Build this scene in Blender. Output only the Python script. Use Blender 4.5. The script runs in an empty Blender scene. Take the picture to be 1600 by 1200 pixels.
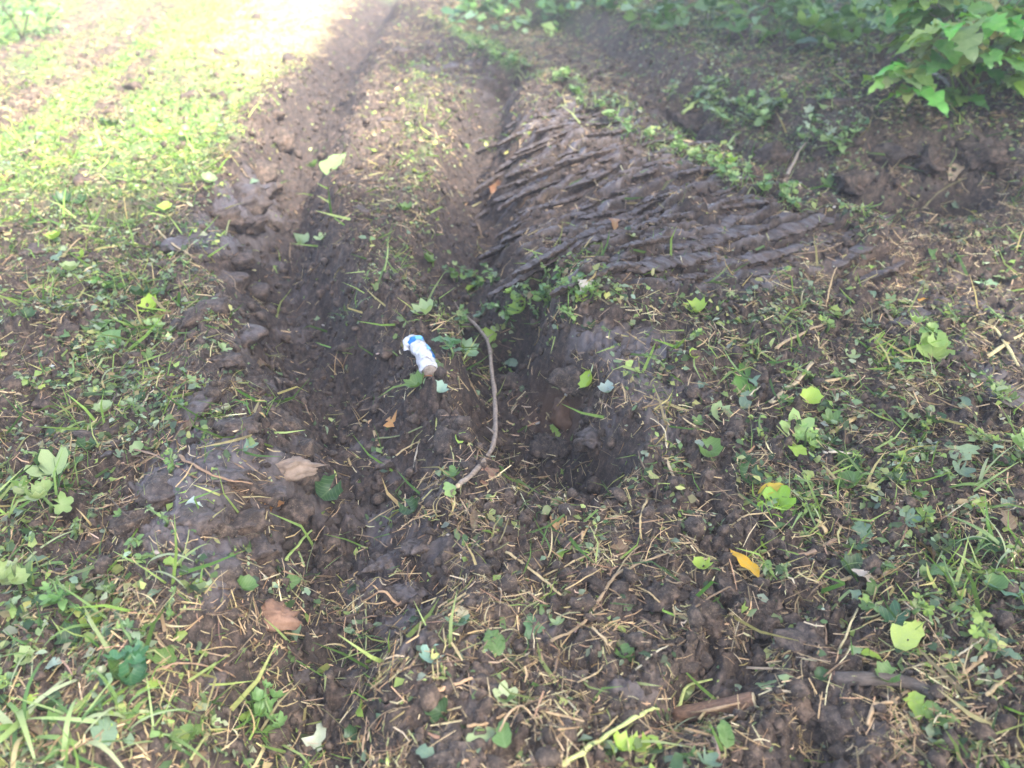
import bpy, math, random
import numpy as np
from mathutils import Vector, Matrix

random.seed(7)
RNG = np.random.default_rng(7)
R = math.radians
C = bpy.context.scene.collection
SC = bpy.context.scene

# ------------------------------------------------------------------ camera, sky, sun, exposure
CAM_H, PITCH, FPX = 1.6, R(31.0), 1386.0
cam_d = bpy.data.cameras.new('camera')
cam = bpy.data.objects.new('camera', cam_d); C.objects.link(cam)
cam.location = (0, 0, CAM_H)
cam.rotation_euler = (R(90) - PITCH, 0, 0)
cam_d.sensor_width = 36.0
cam_d.lens = 36.0 * FPX / 1600.0
cam_d.clip_start = 0.05
cam_d.clip_end = 2000
cam_d.dof.use_dof = True
cam_d.dof.focus_distance = 2.6
cam_d.dof.aperture_fstop = 2.2
SC.camera = cam

SUN_EL, SUN_AZ = R(52), R(130)      # azimuth clockwise from +Y: from behind, on the right
w = bpy.data.worlds.new('World'); SC.world = w; w.use_nodes = True
nt = w.node_tree
for n in list(nt.nodes): nt.nodes.remove(n)
sky = nt.nodes.new('ShaderNodeTexSky'); sky.sky_type = 'NISHITA'; sky.sun_disc = False
sky.sun_elevation = SUN_EL; sky.sun_rotation = SUN_AZ
sky.dust_density = 4.0; sky.air_density = 1.0; sky.ozone_density = 1.5
bg = nt.nodes.new('ShaderNodeBackground'); bg.inputs[1].default_value = 0.15
ow = nt.nodes.new('ShaderNodeOutputWorld')
nt.links.new(sky.outputs[0], bg.inputs[0]); nt.links.new(bg.outputs[0], ow.inputs[0])
sun_d = bpy.data.lights.new('sun', 'SUN'); sun_d.energy = 3.9; sun_d.angle = R(7)
sun_d.color = (1.0, 0.97, 0.93)
sun = bpy.data.objects.new('sun', sun_d); C.objects.link(sun)
sd = Vector((math.sin(SUN_AZ) * math.cos(SUN_EL), math.cos(SUN_AZ) * math.cos(SUN_EL), math.sin(SUN_EL)))
sun.rotation_euler = sd.to_track_quat('Z', 'Y').to_euler()
SC.view_settings.view_transform = 'Standard'
SC.view_settings.look = 'None'
SC.view_settings.exposure = 2.35
SC.view_settings.gamma = 1.0
SC.view_settings.use_curve_mapping = False
SC.cycles.max_bounces = 6
SC.cycles.transparent_max_bounces = 6

# ------------------------------------------------------------------ noise
def _hash(ix, iy, s):
    h = (ix.astype(np.int64) * 374761393 + iy.astype(np.int64) * 668265263 + s * 974711) & 0x7fffffff
    h = ((h ^ (h >> 13)) * 1274126177) & 0x7fffffff
    h = ((h ^ (h >> 16)) * 374761393) & 0x7fffffff
    return (h & 0xffffff) / float(0xffffff)

def perlin(x, y, s=0):
    x0 = np.floor(x); y0 = np.floor(y); fx = x - x0; fy = y - y0
    ux = fx * fx * fx * (fx * (fx * 6 - 15) + 10); uy = fy * fy * fy * (fy * (fy * 6 - 15) + 10)
    def g(ix, iy, dx, dy):
        a = _hash(ix, iy, s) * 6.2831853
        return np.cos(a) * dx + np.sin(a) * dy
    a = g(x0, y0, fx, fy); b = g(x0 + 1, y0, fx - 1, fy)
    c = g(x0, y0 + 1, fx, fy - 1); d = g(x0 + 1, y0 + 1, fx - 1, fy - 1)
    return ((a + (b - a) * ux) * (1 - uy) + (c + (d - c) * ux) * uy) * 1.5

def fbm(x, y, s=0, o=4):
    r = 0; a = 1.0; t = 0
    for k in range(o):
        r = r + a * perlin(x * 2 ** k, y * 2 ** k, s + k * 17); t += a; a *= 0.5
    return r / t

def worley(x, y, s=0):
    x0 = np.floor(x); y0 = np.floor(y)
    f1 = np.full(x.shape, 9.0); f2 = np.full(x.shape, 9.0); idv = np.zeros(x.shape); tl = np.zeros(x.shape)
    for i in (-1, 0, 1):
        for j in (-1, 0, 1):
            cx = x0 + i; cy = y0 + j
            px = cx + _hash(cx, cy, s); py = cy + _hash(cx, cy, s + 5)
            d = np.sqrt((x - px) ** 2 + (y - py) ** 2)
            near = d < f1
            f2 = np.where(near, f1, np.minimum(f2, d))
            hid = _hash(cx, cy, s + 9); an = hid * 37.7
            idv = np.where(near, hid, idv)
            tl = np.where(near, (x - px) * np.cos(an) + (y - py) * np.sin(an), tl)
            f1 = np.where(near, d, f1)
    return f1, f2, idv, tl

def facets(x, y, s):
    """broken lumps: each cell has its own height and tilt, with a crevice round it"""
    f1, f2, idv, tl = worley(x, y, s)
    return (0.25 + 0.75 * idv + 0.8 * tl) * sstep(0.0, 0.30, f2 - f1) - 0.5, idv

def sstep(a, b, x):
    t = np.clip((x - a) / (b - a), 0, 1)
    return t * t * (3 - 2 * t)

# ------------------------------------------------------------------ survey: photograph pixels (1600 x 1200) to the ground
cp, sp_ = math.cos(PITCH), math.sin(PITCH)
def to_px(x, y, z):
    dz = z - CAM_H
    depth = np.maximum(y * cp - dz * sp_, 0.05)
    up = y * sp_ + dz * cp
    return 800 + FPX * x / depth, 600 - FPX * up / depth
def ray(px, py):
    a = (px - 800) / FPX; b = (600 - py) / FPX
    v = np.array([a, cp + b * sp_, -sp_ + b * cp])
    return v
def g0(px, py):
    v = ray(px, py); t = CAM_H / -v[2]
    return v[0] * t, v[1] * t
def gline(pts): return [g0(*p) for p in pts]

GREEN = """
96545487 32222111 37778999 99999999
76244864 32211122 33336667 44555888
36384446 64111222 11222266 64433666
52737666 61111223 31111667 77722233
68655777 11112144 00001667 66633325
86677773 11123420 00000144 56622333
55566411 11123400 00000000 00034444
46663352 11233110 00111110 11122444
47775532 11114120 11112222 22333333
36677742 21111166 66444444 44443333
33666562 21111665 51144455 55555333
25577743 11112234 00015556 66665542
36666222 41111222 00033344 46663331
56664444 11111111 11113344 66544444
46633111 11222211 11223336 66666655
77431111 11222222 22223336 65577754
74411111 33222223 33433333 55566655
77432222 22222233 34422222 33366666
77744333 31112222 22111111 33366666
77774111 33322222 32222222 22355555
66552222 33332222 22222222 33344444
56665552 31122222 22221441 11133333
66666644 31122222 22211441 11113333
66666644 33222222 22244441 11113334
"""
DRY = """
12343338 99652255 42222222 22111111
13433557 88632221 53322222 22221111
33433345 53222222 33332222 43322221
34333334 32222222 21111222 22344322
33432333 32222332 11111222 22333333
23333334 31122332 11112222 22343333
33322222 22223432 11111111 11333333
33322222 22234321 11111122 22335554
32334444 33222331 11111222 33444443
32345554 32222233 22333333 44443333
22333444 32222233 33333333 44444455
33333333 22233332 11233333 34444455
23334322 23333222 11334333 33455554
32333222 23444332 11222334 34555555
23332333 33445443 22333444 44555444
22332223 33444444 33343444 34555444
22233323 33334444 44444444 44455544
22233333 33333444 44545454 45544444
22244555 54333344 55444444 54444433
33355655 43333345 66544444 44444433
33344554 44444444 55444434 44455444
44554444 32344444 44444333 34455554
55555444 32344444 44444344 33345554
45555444 33444444 44444444 33345555
"""
WET = """
00000000 00012100 00000000 00000000
00000000 00012332 00000000 00000011
00000000 00123333 12210000 00011111
00000000 01222222 33443100 00012232
00000001 12222221 35554210 00013333
00000023 21122110 46665521 00012222
00001046 51111111 46777764 11111111
00002355 41111111 36677887 53211111
00001222 31111111 24666776 53222322
00001012 33111111 01222221 11112443
00011123 43211110 02553221 11111343
00001222 33222222 00456321 11111234
00001332 32222211 00135432 11112244
00002443 22222211 00234332 11112222
00013665 55333322 00223321 11111122
00015666 44333322 11222221 11111111
00014543 33344332 22222222 11111111
00012555 33344333 22222222 22111111
00011454 33444333 22222332 22211111
00011333 22344433 32222332 22221111
00011233 22234333 33233332 22221111
00011122 23333333 33333333 33322111
00001122 33333333 33332223 33332211
00001122 23333322 22222223 33332211
"""
def grid(t):
    a = [[int(c) for c in r.replace(' ', '')] for r in t.strip().split('\n')]
    for r in a: assert len(r) == 32, (len(r), r)
    assert len(a) == 24
    return np.array(a, float) / 9.0
GREEN, DRY, WET = grid(GREEN), grid(DRY), grid(WET)
def sample(g, px, py):
    u = np.clip(px / 50 - 0.5, 0, 30.999); v = np.clip(py / 50 - 0.5, 0, 22.999)
    i = u.astype(int); j = v.astype(int); fu = u - i; fv = v - j
    return (g[j, i] * (1 - fu) + g[j, i + 1] * fu) * (1 - fv) + (g[j + 1, i] * (1 - fu) + g[j + 1, i + 1] * fu) * fv

# ------------------------------------------------------------------ large relief, all in metres on the ground
def seg_dist(x, y, pts, vals=None):
    """distance to a polyline, signed side, and a value interpolated along it"""
    best = np.full(x.shape, 1e9); side = np.zeros(x.shape); val = np.zeros(x.shape)
    if vals is None: vals = [1] * len(pts)
    for k in range(len(pts) - 1):
        (ax, ay), (bx, by) = pts[k], pts[k + 1]
        dx, dy = bx - ax, by - ay; L2 = dx * dx + dy * dy
        t = np.clip(((x - ax) * dx + (y - ay) * dy) / L2, 0, 1)
        ex = x - (ax + t * dx); ey = y - (ay + t * dy)
        d = np.hypot(ex, ey); m = d < best
        best = np.where(m, d, best)
        side = np.where(m, np.sign(dx * ey - dy * ex), side)
        val = np.where(m, vals[k] * (1 - t) + vals[k + 1] * t, val)
    return best, side, val

RUT_A = gline([(610, -10), (540, 90), (465, 230), (425, 360), (450, 480), (540, 600), (575, 700), (530, 800), (545, 900), (490, 1000), (440, 1120), (400, 1300)])
RUT_A_D = [.05, .08, .12, .13, .12, .09, .07, .09, .08, .09, .11, .08]
RUT_B = gline([(800, 120), (760, 190), (742, 290), (728, 400), (735, 480)])
HOLLOW = gline([(770, 505), (800, 570), (835, 650), (880, 715)])
RIDGE_M = gline([(650, 110), (665, 220), (625, 340), (590, 430), (610, 500)])
LIP = gline([(620, 20), (720, 70), (850, 130), (960, 205), (1050, 250), (1150, 300), (1260, 345), (1380, 400), (1600, 440), (2000, 470)])
TRENCH = gline([(1040, 180), (1100, 225), (1200, 275), (1300, 320), (1400, 310), (1500, 300)])
BANK = gline([(700, -20), (900, 62), (1050, 150), (1180, 205), (1300, 262), (1420, 268), (1700, 300), (2200, 340)])
SHOULDER = gline([(420, 150), (390, 240), (360, 320), (330, 400), (340, 500), (310, 620), (340, 720), (290, 830), (260, 960)])
CREV = gline([(1230, 990), (1150, 1050), (1070, 1090)])
CREV2 = gline([(1130, 960), (1060, 1060)])
CREV3 = gline([(1250, 1120), (1190, 1200)])
MOUND = gline([(800, 170), (900, 230), (1000, 300), (1130, 370), (1000, 470)])
SLAB = gline([(900, 520), (960, 600), (1000, 700)])
ROOTMAT = gline([(690, 520), (770, 480), (880, 480), (960, 520)])
d1, d2 = g0(980, 415), g0(1240, 350)
RD = np.array([d2[0] - d1[0], d2[1] - d1[1]]); RD /= np.linalg.norm(RD)

STRIP_G = gline([(330, -60), (285, 7), (213, 79), (86, 185), (0, 247), (-150, 340)])
BAND_1 = gline([(190, -30), (138, 34), (70, 62), (0, 92), (-100, 130)])
BAND_2 = gline([(260, 10), (206, 62), (138, 113), (69, 150), (0, 200), (-120, 260)])
BAND_3 = gline([(250, 80), (215, 108), (180, 150), (120, 215), (90, 245)])

def low(x, y):
    n1 = fbm(x * 0.9, y * 0.9, 11, 3); n2 = fbm(x * 3.1, y * 3.1, 23, 3)
    wx = x + 0.09 * perlin(x * 3, y * 3, 31); wy = y + 0.09 * perlin(x * 3, y * 3, 37)
    h = 0.05 * n1 + 0.035 * n2
    d, s, v = seg_dist(wx, wy, RUT_A, RUT_A_D)
    h = h - v * 1.9 * np.exp(-(d / 0.19) ** 2.4) + v * 0.4 * np.exp(-((d - 0.36) / 0.13) ** 2)
    d, s, v = seg_dist(wx, wy, RUT_B)
    h = h - 0.22 * np.exp(-(d / 0.18) ** 2.4)
    d, s, v = seg_dist(wx, wy, HOLLOW)
    h = h - 0.29 * np.exp(-(d / 0.17) ** 3.4)
    d, s, v = seg_dist(wx, wy, RIDGE_M)
    h = h + 0.06 * np.exp(-(d / 0.16) ** 2)
    d, s, v = seg_dist(wx, wy, MOUND)
    h = h + 0.17 * np.exp(-(d / 0.5) ** 2)
    d, s, v = seg_dist(wx, wy, SLAB)
    h = h + 0.06 * np.exp(-(d / 0.14) ** 2)
    d, s, v = seg_dist(wx, wy, ROOTMAT)
    h = h + 0.06 * np.exp(-(d / 0.13) ** 2)
    d, s, v = seg_dist(wx, wy, LIP)
    h = h + 0.10 * np.exp(-(d / 0.13) ** 2)
    d, s, v = seg_dist(wx, wy, TRENCH)
    h = h - 0.42 * np.exp(-(d / 0.22) ** 3)
    d, s, v = seg_dist(x, y, BANK)
    h = h + np.where(s > 0, 1, 0) * (0.24 * sstep(0, 0.22, d) + 0.10 * np.clip(d - 0.4, 0, 3.0))
    d, s, v = seg_dist(wx, wy, SHOULDER)
    h = h + 0.05 * np.exp(-(d / 0.15) ** 2)
    for L, a, sg in ((CREV, .10, .06), (CREV2, .08, .035), (CREV3, .09, .05)):
        d, s, v = seg_dist(wx, wy, L)
        h = h - a * np.exp(-(d / sg) ** 2)
    # far field falls back to gentle ground
    return h

def masks(x, y, hl):
    px, py = to_px(x, y, hl)
    jx = 30 * perlin(x * 6, y * 6, 51) + 16 * perlin(x * 17, y * 17, 53)
    jy = 22 * perlin(x * 6, y * 6, 57) + 12 * perlin(x * 17, y * 17, 59)
    k = np.clip(3.2 / np.maximum(y, 0.5), 0.2, 1.3)
    gx, gy = px + jx * k, py + jy * k * np.clip(k, 0.2, 1)
    g = sample(GREEN, gx, gy); d = sample(DRY, gx, gy); wt = sample(WET, gx, gy)
    jj = 22 * perlin(x * 5, y * 5, 63)
    wx = x + 0.10 * fbm(x * 2.5, y * 2.5, 65, 3)
    far = sstep(2.5, 3.5, y)
    g = np.maximum(g, far * sstep(0.26, 0.12, seg_dist(wx, y, STRIP_G)[0]))
    for L, wd in ((BAND_1, .30), (BAND_2, .20), (BAND_3, .10)):
        b_ = far * sstep(wd, wd * 0.45, seg_dist(wx, y, L)[0]); g = g * (1 - 0.72 * b_); d = d * (1 - 0.2 * b_) + 0.1 * b_
    ridge = sstep(705, 770, px + jj) * sstep(1500, 1340, px + jj) * sstep(95, 150, py + jj) * sstep(475, 425, py + jj) * sstep(-10, 14, -(px - 800) * 0.44 + (py - 95) + jj) * sstep(0, 30, (px - 700) * 1.1 - (py - 390) + jj * 2)
    track = sstep(0.55, 0.3, seg_dist(wx, y, RUT_A)[0]) * sstep(3.0, 4.5, y)
    g = g * (1 - 0.6 * track); d = d * (1 - 0.35 * track)
    g = np.where((px < 440) & (py > 200), np.clip(g, 0, 1) ** 0.72, g); d = d + 0.08
    g = np.maximum(g, 0.8 * np.exp(-(seg_dist(wx, y, LIP)[0] / 0.13) ** 2) * sstep(600, 760, px) * sstep(1500, 1300, px))
    g = np.where((px > 950) & (py < 240) & (py > -50), np.clip(g, 0, 1) ** 0.7, g)
    bare = np.maximum(sstep(0.34, 0.16, seg_dist(wx, y, RUT_A)[0]) * sstep(1.7, 2.3, y), sstep(0.30, 0.14, seg_dist(wx, y, RUT_B)[0]))
    g = g * (1 - 0.65 * bare); d = d * (1 - 0.7 * bare)
    g = np.maximum(g, 0.9 * np.exp(-(seg_dist(wx, y, ROOTMAT)[0] / 0.11) ** 2))
    gr = (0.35 + 0.6 * fbm(x * 5, y * 5, 67, 3)) * np.exp(-(seg_dist(wx, y, RIDGE_M)[0] / 0.2) ** 2); g = np.maximum(g, gr)
    return g, d, wt, ridge

def smin_abs(v): return np.abs(v)

def height(x, y, full=False, shape=None):
    x = np.asarray(x, float); y = np.asarray(y, float)
    hl = low(x, y)
    g, d, wt, ridge = masks(x, y, hl)
    # smooth smears come in patches inside the wet zones
    patch = sstep(-0.25, 0.35, fbm(x * 7, y * 7, 71, 3) + (wt - 0.42) * 2.6)
    # parallel furrow marks pressed across the mound
    wob = 0.06 * fbm(x * 2.2, y * 2.2, 81, 3) + 0.028 * perlin(x * 9, y * 9, 87)
    q = (-RD[1] * x + RD[0] * y + wob) / 0.112
    along = RD[0] * x + RD[1] * y
    q = q + 0.26 * perlin(along * 1.7, q * 0.4, 91) + 0.08 * perlin(along * 9, q, 92)
    fr = q - np.floor(q); cell = np.floor(q)
    amp = 0.75 + 0.9 * perlin(along * 2.6 + cell * 7.3, cell * 3.7, 93)
    amp = np.clip(amp, 0.15, 1.3)
    # each slice: a torn face towards the camera, a smeared flat top, a crevice behind
    prof = np.where(fr < 0.30, sstep(0.0, 0.30, fr), np.where(fr < 0.72, 1 - 0.35 * (fr - 0.30) / 0.42, 0.65 * sstep(1.0, 0.72, fr)))
    hr = ridge * (0.065 * amp * (prof - 0.5) + 0.035 * fbm(x * 5, y * 5, 95, 3))
    face = ridge * sstep(0.22, 0.30, fr) * sstep(0.82, 0.72, fr) * sstep(0.25, 0.6, amp + 0.6 * perlin(x * 7, y * 7, 97))
    wet = np.clip(patch * (1 - ridge) * (0.25 + wt) * 1.2 + face * 1.1 * sstep(0.15, 0.45, wt), 0, 1)
    wet = wet * (1 - ridge * sstep(0.05, 0.3, fbm(x * 13, y * 13, 98, 3)))
    rough = 1 - (0.86 - 0.2 * ridge) * wet
    if shape is not None:
        HH, XX, YY = hl.reshape(shape), x.reshape(shape), y.reshape(shape)
        sx = np.gradient(HH, axis=1) / np.maximum(np.gradient(XX, axis=1), 1e-4); sy = np.gradient(HH, axis=0) / np.maximum(np.gradient(YY, axis=0), 1e-4)
        rough = rough / (1 + 1.3 * (sx ** 2 + sy ** 2)).ravel()
    # clods and crumbs
    xw = x + 0.015 * perlin(x * 22, y * 22, 101); yw = y + 0.015 * perlin(x * 22, y * 22, 103)
    c1, idv = facets(xw * 8 , yw * 8, 111)
    c2, idb = facets(xw * 19 + 0.3 * perlin(x * 30, y * 30, 113), yw * 19, 121)
    c3, idc = facets(xw * 47, yw * 47, 131)
    rg = 1 - np.abs(perlin(xw * 14, yw * 14, 141)) * 2
    rg2 = 1 - np.abs(perlin(xw * 37, yw * 37, 143)) * 2
    k = 1 - 0.35 * ridge
    crumbly = 0.35 + 1.1 * sstep(-0.3, 0.3, fbm(x * 2.7, y * 2.7, 145, 3))
    hf = ((0.034 * c1 + 0.021 * c2 + 0.011 * c3) * crumbly * k + 0.004 * rg * k + 0.003 * rg2
          + 0.020 * fbm(x * 11, y * 11, 151, 5) + 0.0045 * perlin(x * 90, y * 90, 153)) * rough
    hf = hf + wet * (0.008 * fbm(x * 9, y * 9, 161, 3) + 0.0012 * perlin(x * 50, y * 50, 163))
    crs = -RD[1] * x + RD[0] * y
    hf = hf + ridge * (0.010 * perlin(along * 7, crs * 45, 165) + 0.016 * perlin(along * 3, crs * 22, 167) + 0.012 * (facets(x * 14, y * 22, 169)[0]) * (1 - 0.6 * wet))
    # cracks with a lip: terraces of torn soil
    t = fbm(x * 4.3, y * 4.3, 171, 4) * 5
    tf = t - np.floor(t)
    hf = hf + 0.038 * (sstep(0.0, 0.12, tf) - tf) * (1 - ridge) * (0.5 + 0.6 * (1 - g))
    fade = 1 - 0.6 * sstep(9, 20, y)
    h = hl + hr + hf * fade
    if full: return h, g, d, wet, ridge, idb, c2
    return h

def hit(px, py):
    """points where the photograph's pixels meet the ground"""
    px = np.atleast_1d(np.asarray(px, float)); py = np.atleast_1d(np.asarray(py, float))
    out = []
    ts = np.linspace(0.8, 1, 2)
    for a, b in zip(px, py):
        v = ray(a, b); tm = CAM_H / -v[2]
        t = np.linspace(tm * 0.6, tm * 1.35 + 0.2, 260)
        x, y, z = v[0] * t, v[1] * t, CAM_H + v[2] * t
        f = z - ground_z(x, y)
        i = np.argmax(f < 0)
        if f[i] >= 0: i = len(t) - 1
        i = max(i, 1)
        k = f[i - 1] / (f[i - 1] - f[i] + 1e-9)
        out.append((x[i - 1] + k * (x[i] - x[i - 1]), y[i - 1] + k * (y[i] - y[i - 1]), z[i - 1] + k * (z[i] - z[i - 1])))
    return np.array(out)
def P(px, py): return Vector(hit(px, py)[0])
def normals(x, y, e=0.03):
    hx = (ground_z(x + e, y) - ground_z(x - e, y)) / (2 * e)
    hy = (ground_z(x, y + e) - ground_z(x, y - e)) / (2 * e)
    n = np.stack([-hx, -hy, np.ones_like(hx)], 1)
    return n / np.linalg.norm(n, axis=1)[:, None]

# ------------------------------------------------------------------ materials
def new_mat(name):
    m = bpy.data.materials.new(name); m.use_nodes = True
    t = m.node_tree
    for n in list(t.nodes): t.nodes.remove(n)
    o = t.nodes.new('ShaderNodeOutputMaterial'); b = t.nodes.new('ShaderNodeBsdfPrincipled')
    t.links.new(b.outputs[0], o.inputs[0])
    return m, t, b, o
def N(t, kind, **kw):
    n = t.nodes.new(kind)
    for k, v in kw.items():
        if isinstance(k, str) and k.startswith('i_'): n.inputs[k[2:].replace('_', ' ')].default_value = v
        else: setattr(n, k, v)
    return n
def mixc(t, fac, a, b, mode='MIX'):
    n = t.nodes.new('ShaderNodeMix'); n.data_type = 'RGBA'; n.blend_type = mode
    for sock, val in ((n.inputs[0], fac), (n.inputs[6], a), (n.inputs[7], b)):
        if isinstance(val, bpy.types.NodeSocket): t.links.new(val, sock)
        elif isinstance(val, (int, float)): sock.default_value = val
        else: sock.default_value = tuple(val) + (1,) if len(val) == 3 else val
    return n.outputs[2]
def ramp(t, src, stops):
    n = t.nodes.new('ShaderNodeValToRGB'); e = n.color_ramp.elements
    while len(e) < len(stops): e.new(0.5)
    for k, (p, c) in enumerate(stops):
        e[k].position = p; e[k].color = tuple(c) + (1,) if len(c) == 3 else c
    t.links.new(src, n.inputs[0]); return n.outputs[0]
def noise(t, scale, detail=4, rough=0.6, vec=None, dist=0.0):
    n = t.nodes.new('ShaderNodeTexNoise'); n.inputs['Scale'].default_value = scale
    n.inputs['Detail'].default_value = detail; n.inputs['Roughness'].default_value = rough; n.inputs['Distortion'].default_value = dist
    if vec is None:
        tc = t.nodes.new('ShaderNodeTexCoord'); vec = tc.outputs['Object']
    t.links.new(vec, n.inputs['Vector']); return n.outputs['Fac']
def bump(t, b, src, strength, dist):
    n = t.nodes.new('ShaderNodeBump'); n.inputs['Strength'].default_value = strength; n.inputs['Distance'].default_value = dist
    t.links.new(src, n.inputs['Height']); t.links.new(n.outputs[0], b.inputs['Normal'])

def soil_material(name, attrs=True, dark=(0.022, 0.015, 0.012), mid=(0.060, 0.044, 0.034), light=(0.175, 0.132, 0.102)):
    m, t, b, o = new_mat(name)
    n1 = noise(t, 5, 5, 0.65); n2 = noise(t, 46, 4, 0.7); n3 = noise(t, 230, 3, 0.7); n4 = noise(t, 15, 4, 0.7)
    col = ramp(t, n2, [(0.33, dark), (0.50, mid), (0.70, light)])
    col = mixc(t, ramp(t, n1, [(0.4, (0, 0, 0)), (0.7, (1, 1, 1))]), col, mixc(t, 1.0, col, (1.06, 0.95, 0.87), 'MULTIPLY'))
    col = mixc(t, 0.8, col, mixc(t, 1.0, col, ramp(t, n4, [(0.32, (0.5, 0.48, 0.47)), (0.68, (1.5, 1.42, 1.32))]), 'MULTIPLY'))
    # fine pale specks of root and stalk
    sp = ramp(t, n3, [(0.60, (0, 0, 0)), (0.68, (1, 1, 1))])
    col = mixc(t, sp, col, (0.22, 0.165, 0.11))
    tc = t.nodes.new('ShaderNodeTexCoord'); fib = None
    for k_, sc_ in enumerate(((70, 420, 200), (420, 70, 200), (260, 300, 90))):     # fine root fibres in three directions
        mp = t.nodes.new('ShaderNodeMapping'); mp.inputs['Scale'].default_value = sc_; mp.inputs['Rotation'].default_value = (0, 0, 0.4 + k_ * 0.5)
        t.links.new(tc.outputs['Object'], mp.inputs[0]); nf = noise(t, 1.0, 2, 0.5, mp.outputs[0])
        col = mixc(t, ramp(t, nf, [(0.69, (0, 0, 0)), (0.73, (0.8, 0.8, 0.8))]), col, (0.27, 0.20, 0.12))
    if attrs:
        ms_ = t.nodes.new('ShaderNodeAttribute'); ms_.attribute_name = 'dark_soil'
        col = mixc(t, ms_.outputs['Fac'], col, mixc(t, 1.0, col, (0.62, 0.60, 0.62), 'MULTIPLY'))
        a = t.nodes.new('ShaderNodeAttribute'); a.attribute_name = 'wet'
        wet_sheen = ramp(t, n2, [(0.3, (0.075, 0.060, 0.056)), (0.7, (0.150, 0.124, 0.120))])  # wet smears painted paler, with sky reflection put into the colour
        col = mixc(t, a.outputs['Fac'], col, wet_sheen)
        c = t.nodes.new('ShaderNodeAttribute'); c.attribute_name = 'clay'
        col = mixc(t, c.outputs['Fac'], col, (0.16, 0.085, 0.045))
        dr = t.nodes.new('ShaderNodeAttribute'); dr.attribute_name = 'thatch'
        thc = ramp(t, n3, [(0.35, (0.05, 0.10, 0.028)), (0.6, (0.17, 0.28, 0.08))])
        col = mixc(t, dr.outputs['Fac'], col, thc)
        hy = t.nodes.new('ShaderNodeAttribute'); hy.attribute_name = 'hay'
        col = mixc(t, hy.outputs['Fac'], col, ramp(t, n3, [(0.35, (0.20, 0.16, 0.08)), (0.6, (0.50, 0.42, 0.24))]))
        mr = t.nodes.new('ShaderNodeMapRange'); t.links.new(a.outputs['Fac'], mr.inputs[0])
        mr.inputs[3].default_value = 0.80; mr.inputs[4].default_value = 0.26
        t.links.new(mr.outputs[0], b.inputs['Roughness'])
        ms = t.nodes.new('ShaderNodeMapRange'); t.links.new(a.outputs['Fac'], ms.inputs[0])
        ms.inputs[3].default_value = 0.9; ms.inputs[4].default_value = 0.62
        bn = t.nodes.new('ShaderNodeBump'); bn.inputs['Distance'].default_value = 0.004
        t.links.new(ms.outputs[0], bn.inputs['Strength'])
        ad = t.nodes.new('ShaderNodeMath'); ad.operation = 'ADD'
        t.links.new(n3, ad.inputs[0]); t.links.new(n2, ad.inputs[1]); t.links.new(ad.outputs[0], bn.inputs['Height'])
        t.links.new(bn.outputs[0], b.inputs['Normal'])
    else:
        b.inputs['Roughness'].default_value = 0.72
        bump(t, b, n3, 0.9, 0.004)
    t.links.new(col, b.inputs['Base Color'])
    return m

def plant_material(name, trans=0.35, rough=0.5, attr='tint', base=None, veins=False, mottled=0.35):
    """leaf and blade surface; the colour of each piece comes from its own tint"""
    m, t, b, o = new_mat(name)
    if base is None:
        a = t.nodes.new('ShaderNodeAttribute'); a.attribute_name = attr; col = a.outputs['Color']
    else:
        oi = t.nodes.new('ShaderNodeObjectInfo'); rr = ramp(t, oi.outputs['Random'], base); col = rr
    n = noise(t, 90, 3, 0.6)
    col = mixc(t, mottled, col, mixc(t, 1.0, col, ramp(t, n, [(0.3, (0.45, 0.45, 0.4)), (0.7, (1.5, 1.4, 1.3))]), 'MULTIPLY'))
    if veins:
        uv = t.nodes.new('ShaderNodeAttribute'); uv.attribute_name = 'leafuv'
        sx = t.nodes.new('ShaderNodeSeparateXYZ'); t.links.new(uv.outputs['Vector'], sx.inputs[0])
        ab = N(t, 'ShaderNodeMath', operation='ABSOLUTE'); t.links.new(sx.outputs[0], ab.inputs[0])
        mu = N(t, 'ShaderNodeMath', operation='MULTIPLY'); t.links.new(ab.outputs[0], mu.inputs[0]); mu.inputs[1].default_value = 0.8
        sb = N(t, 'ShaderNodeMath', operation='SUBTRACT'); t.links.new(sx.outputs[1], sb.inputs[0]); t.links.new(mu.outputs[0], sb.inputs[1])
        fq = N(t, 'ShaderNodeMath', operation='MULTIPLY'); t.links.new(sb.outputs[0], fq.inputs[0]); fq.inputs[1].default_value = 7
        fr = N(t, 'ShaderNodeMath', operation='PINGPONG'); t.links.new(fq.outputs[0], fr.inputs[0]); fr.inputs[1].default_value = 0.5
        mn = N(t, 'ShaderNodeMath', operation='MINIMUM'); t.links.new(fr.outputs[0], mn.inputs[0])
        m3 = N(t, 'ShaderNodeMath', operation='MULTIPLY'); t.links.new(ab.outputs[0], m3.inputs[0]); m3.inputs[1].default_value = 2.5
        t.links.new(m3.outputs[0], mn.inputs[1])
        vf = ramp(t, mn.outputs[0], [(0.02, (1, 1, 1)), (0.14, (0, 0, 0))])
        col = mixc(t, vf, col, mixc(t, 0.16, col, (0.42, 0.5, 0.25)))
        bump(t, b, mn.outputs[0], 0.35, 0.002)
    t.links.new(col, b.inputs['Base Color'])
    b.inputs['Roughness'].default_value = rough
    if trans > 0:
        tr = t.nodes.new('ShaderNodeBsdfTranslucent')
        t.links.new(mixc(t, 1.0, col, (1.25, 1.35, 0.7), 'MULTIPLY'), tr.inputs[0])
        mx = t.nodes.new('ShaderNodeMixShader'); mx.inputs[0].default_value = trans
        t.links.new(b.outputs[0], mx.inputs[1]); t.links.new(tr.outputs[0], mx.inputs[2]); t.links.new(mx.outputs[0], o.inputs[0])
    return m

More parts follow.
